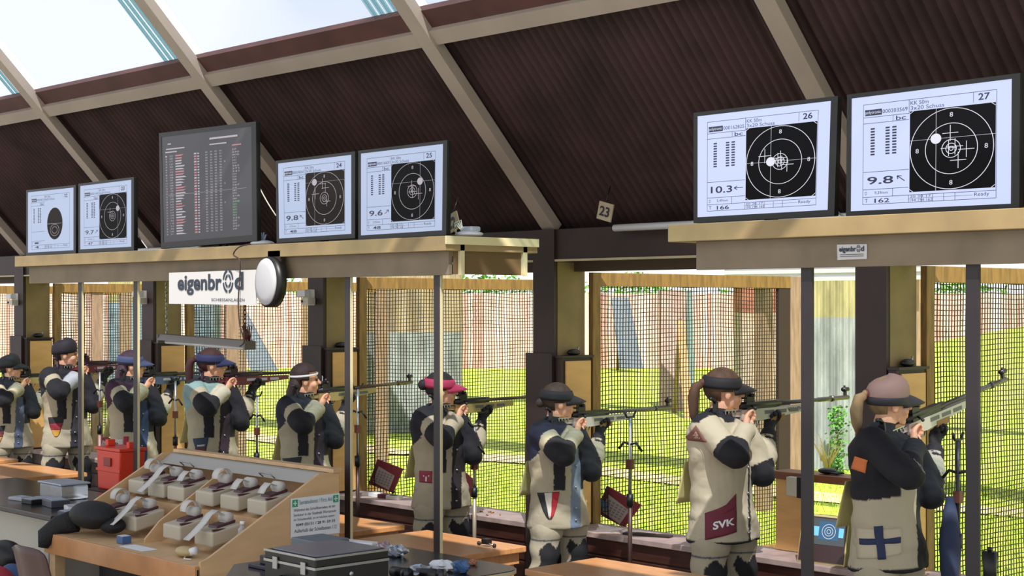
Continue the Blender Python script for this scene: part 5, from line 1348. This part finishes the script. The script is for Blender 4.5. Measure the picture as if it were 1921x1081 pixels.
S.append((402, 6.90, 654, mk(hair='3a1a18', hairstyle='pony', pony=.2, cap='visor', capcol='232850', c_shoulder='7f9a98', c_band='2c2028', c_cuff='b9b29c', deco=deco6, gun='red', pitch=.2, glen=1.1, label='person in a navy visor with dark ponytail and grey-green jacket shoulders', gunlabel='dark red target rifle of the navy visor shooter')))
S.append((252, 6.85, 658, mk(hair='3a2430', hairstyle='long', cap='visor', capcol='3c4668', c_shoulder='3a1f34', c_band='2f3d5c', deco=deco7, gun='blue', pitch=.3, label='person with long dark hair half hidden by the second post, in a grey-blue visor', gunlabel='pale blue and black target rifle of the shooter half hidden by the second post')))
S.append((128, 6.90, 638, mk(hair='191518', hairstyle='none', cap='beanie', capcol='1c1622', band=True, c_shoulder='17171f', c_band='2a2830', c_cuff='a7aab0', deco=pocket_flag(['1d1a1c', '8c2430', 'b8862c'], cx=-.04, cz=.92), gun='red', pitch=.2, label='person in a dark cap with white headband, black, red and gold pocket', gunlabel='dark red target rifle of the white headband shooter, behind the leftmost post', bib=False)))
S.append((24, 6.85, 667, mk(hair='2a2420', hairstyle='none', cap='cap', capcol='15171a', c_shoulder='1f1a2a', c_band='4c5668', deco=pocket_flag(['1d1a1c', '6c2c2c', 'a07a3c'], cx=-.07, cz=.88), gun='gold', pitch=.2, label='person in a black cap, cut off by the left edge of the photo', gunlabel='golden target rifle of the leftmost shooter', bib=False)))
for a in S: make_person(*a)

# ---------------------------------------------------------------- rifle stands
def stand(px, Yp, ytop, label, col_, bag=False):
    p = PX(px, 700, Y=Yp); d = Vector((p.x, p.y, 0)).dot(CF); top = ZC+(570-ytop)*d/FPX
    t = thing('rifle_stand', (p.x, p.y, 0), label, 'stand', None)
    MB().tube([(0, 0, .25), (0, 0, top*.62)], .014, 12).build('lower_tube', col_, t); MB().tube([(0, 0, top*.62), (0, 0, top-.04)], .010, 12).build('upper_tube', steel if not bag else darksteel, t)
    MB().tube([(0, 0, top*.60), (0, 0, top*.65)], .022, 12).build('collar', black, t)
    m = MB(); m.tube([(0, -.05, top), (0, -.03, top-.035), (0, .03, top-.035), (0, .05, top)], .007, 8); m.build('fork', black, t)
    for k in range(3):
        a = 2*PI*k/3+.4; MB().tube([(0, 0, .38), (math.cos(a)*.13, math.sin(a)*.13 if math.sin(a) < .4 else .07, .012)], .010, 8).build('leg', darksteel, t)
    z = top*.86
    m = MB(); m.tube([(-.075, -.02, z-.03), (-.05, 0, z+.01), (0, 0, z), (.05, 0, z+.012), (.08, .02, z-.04)], .008, 8); m.build('clamp_arm', black, t)
    MB().cbox((0, 0, z-.12), .04, .035, .06).build('clamp', mat('clamp_red', '5a2a22', .5), t, .004)
    if bag:
        m = MB(); rings = []
        for z_, k in ((top-.32, .5), (top-.40, 1), (top-.55, 1.5), (top-.72, 1.2), (top-.80, .4)): rings.append([Vector((-.03+.035*k*math.cos(2*PI*j/16), -.02+.045*k*math.sin(2*PI*j/16), z_)) for j in range(16)])
        m.loft(rings); m.build('cloth_bag', mat('navy_cloth', '26304a', .9), t)
    return t
stand(1182, 7.02, 772, 'dark bare rifle stand between the black visor shooter and the SVK pocket shooter', mat('stand_brown', '4a3530', .4, metal=.4))
stand(1797, 6.98, 812, 'rifle stand with a dark cloth hanging from it beside the blue cross shooter', MATS['stand_brown'], True)
stand(890, 7.08, 790, 'pale rifle stand with dark clamps beside the pink visor shooter', mat('stand_pale', 'a99a86', .4, metal=.3))
stand(671, 7.0, 720, 'rifle stand almost hidden by the post right of the printer rack', MATS['stand_brown'])
stand(482, 7.02, 735, 'rifle stand with a brown strap beside the navy visor shooter', mat('stand_tan', '8c6a44', .5))
stand(329, 7.02, 706, 'reddish rifle stand right of the second post', mat('stand_red', '9a5a48', .4))
stand(187, 7.02, 690, 'pinkish rifle stand between the two left posts', mat('stand_pink', 'a07a72', .4))
# black tube standing in the lower right corner
p = PX(1857, 1040, Y=6.6); d = Vector((p.x, p.y, 0)).dot(CF); top = ZC+(570-1035)*d/FPX
t = thing('scope_case', (p.x, p.y, 0), 'black upright scope standing at the lower right corner', 'scope'); MB().tube([(0, 0, 0), (0, 0, top-.16)], .012, 10).build('pole', darksteel, t); MB().tube([(0, 0, top-.17), (0, 0, top)], [.03, .034], 16).build('tube', black, t); MB().tube([(0, 0, top), (0, 0, top+.02)], .01, 8).build('knob', black, t); MB().tube([(0, 0, 0), (0, 0, .02)], .12, 20).build('base', darksteel, t)
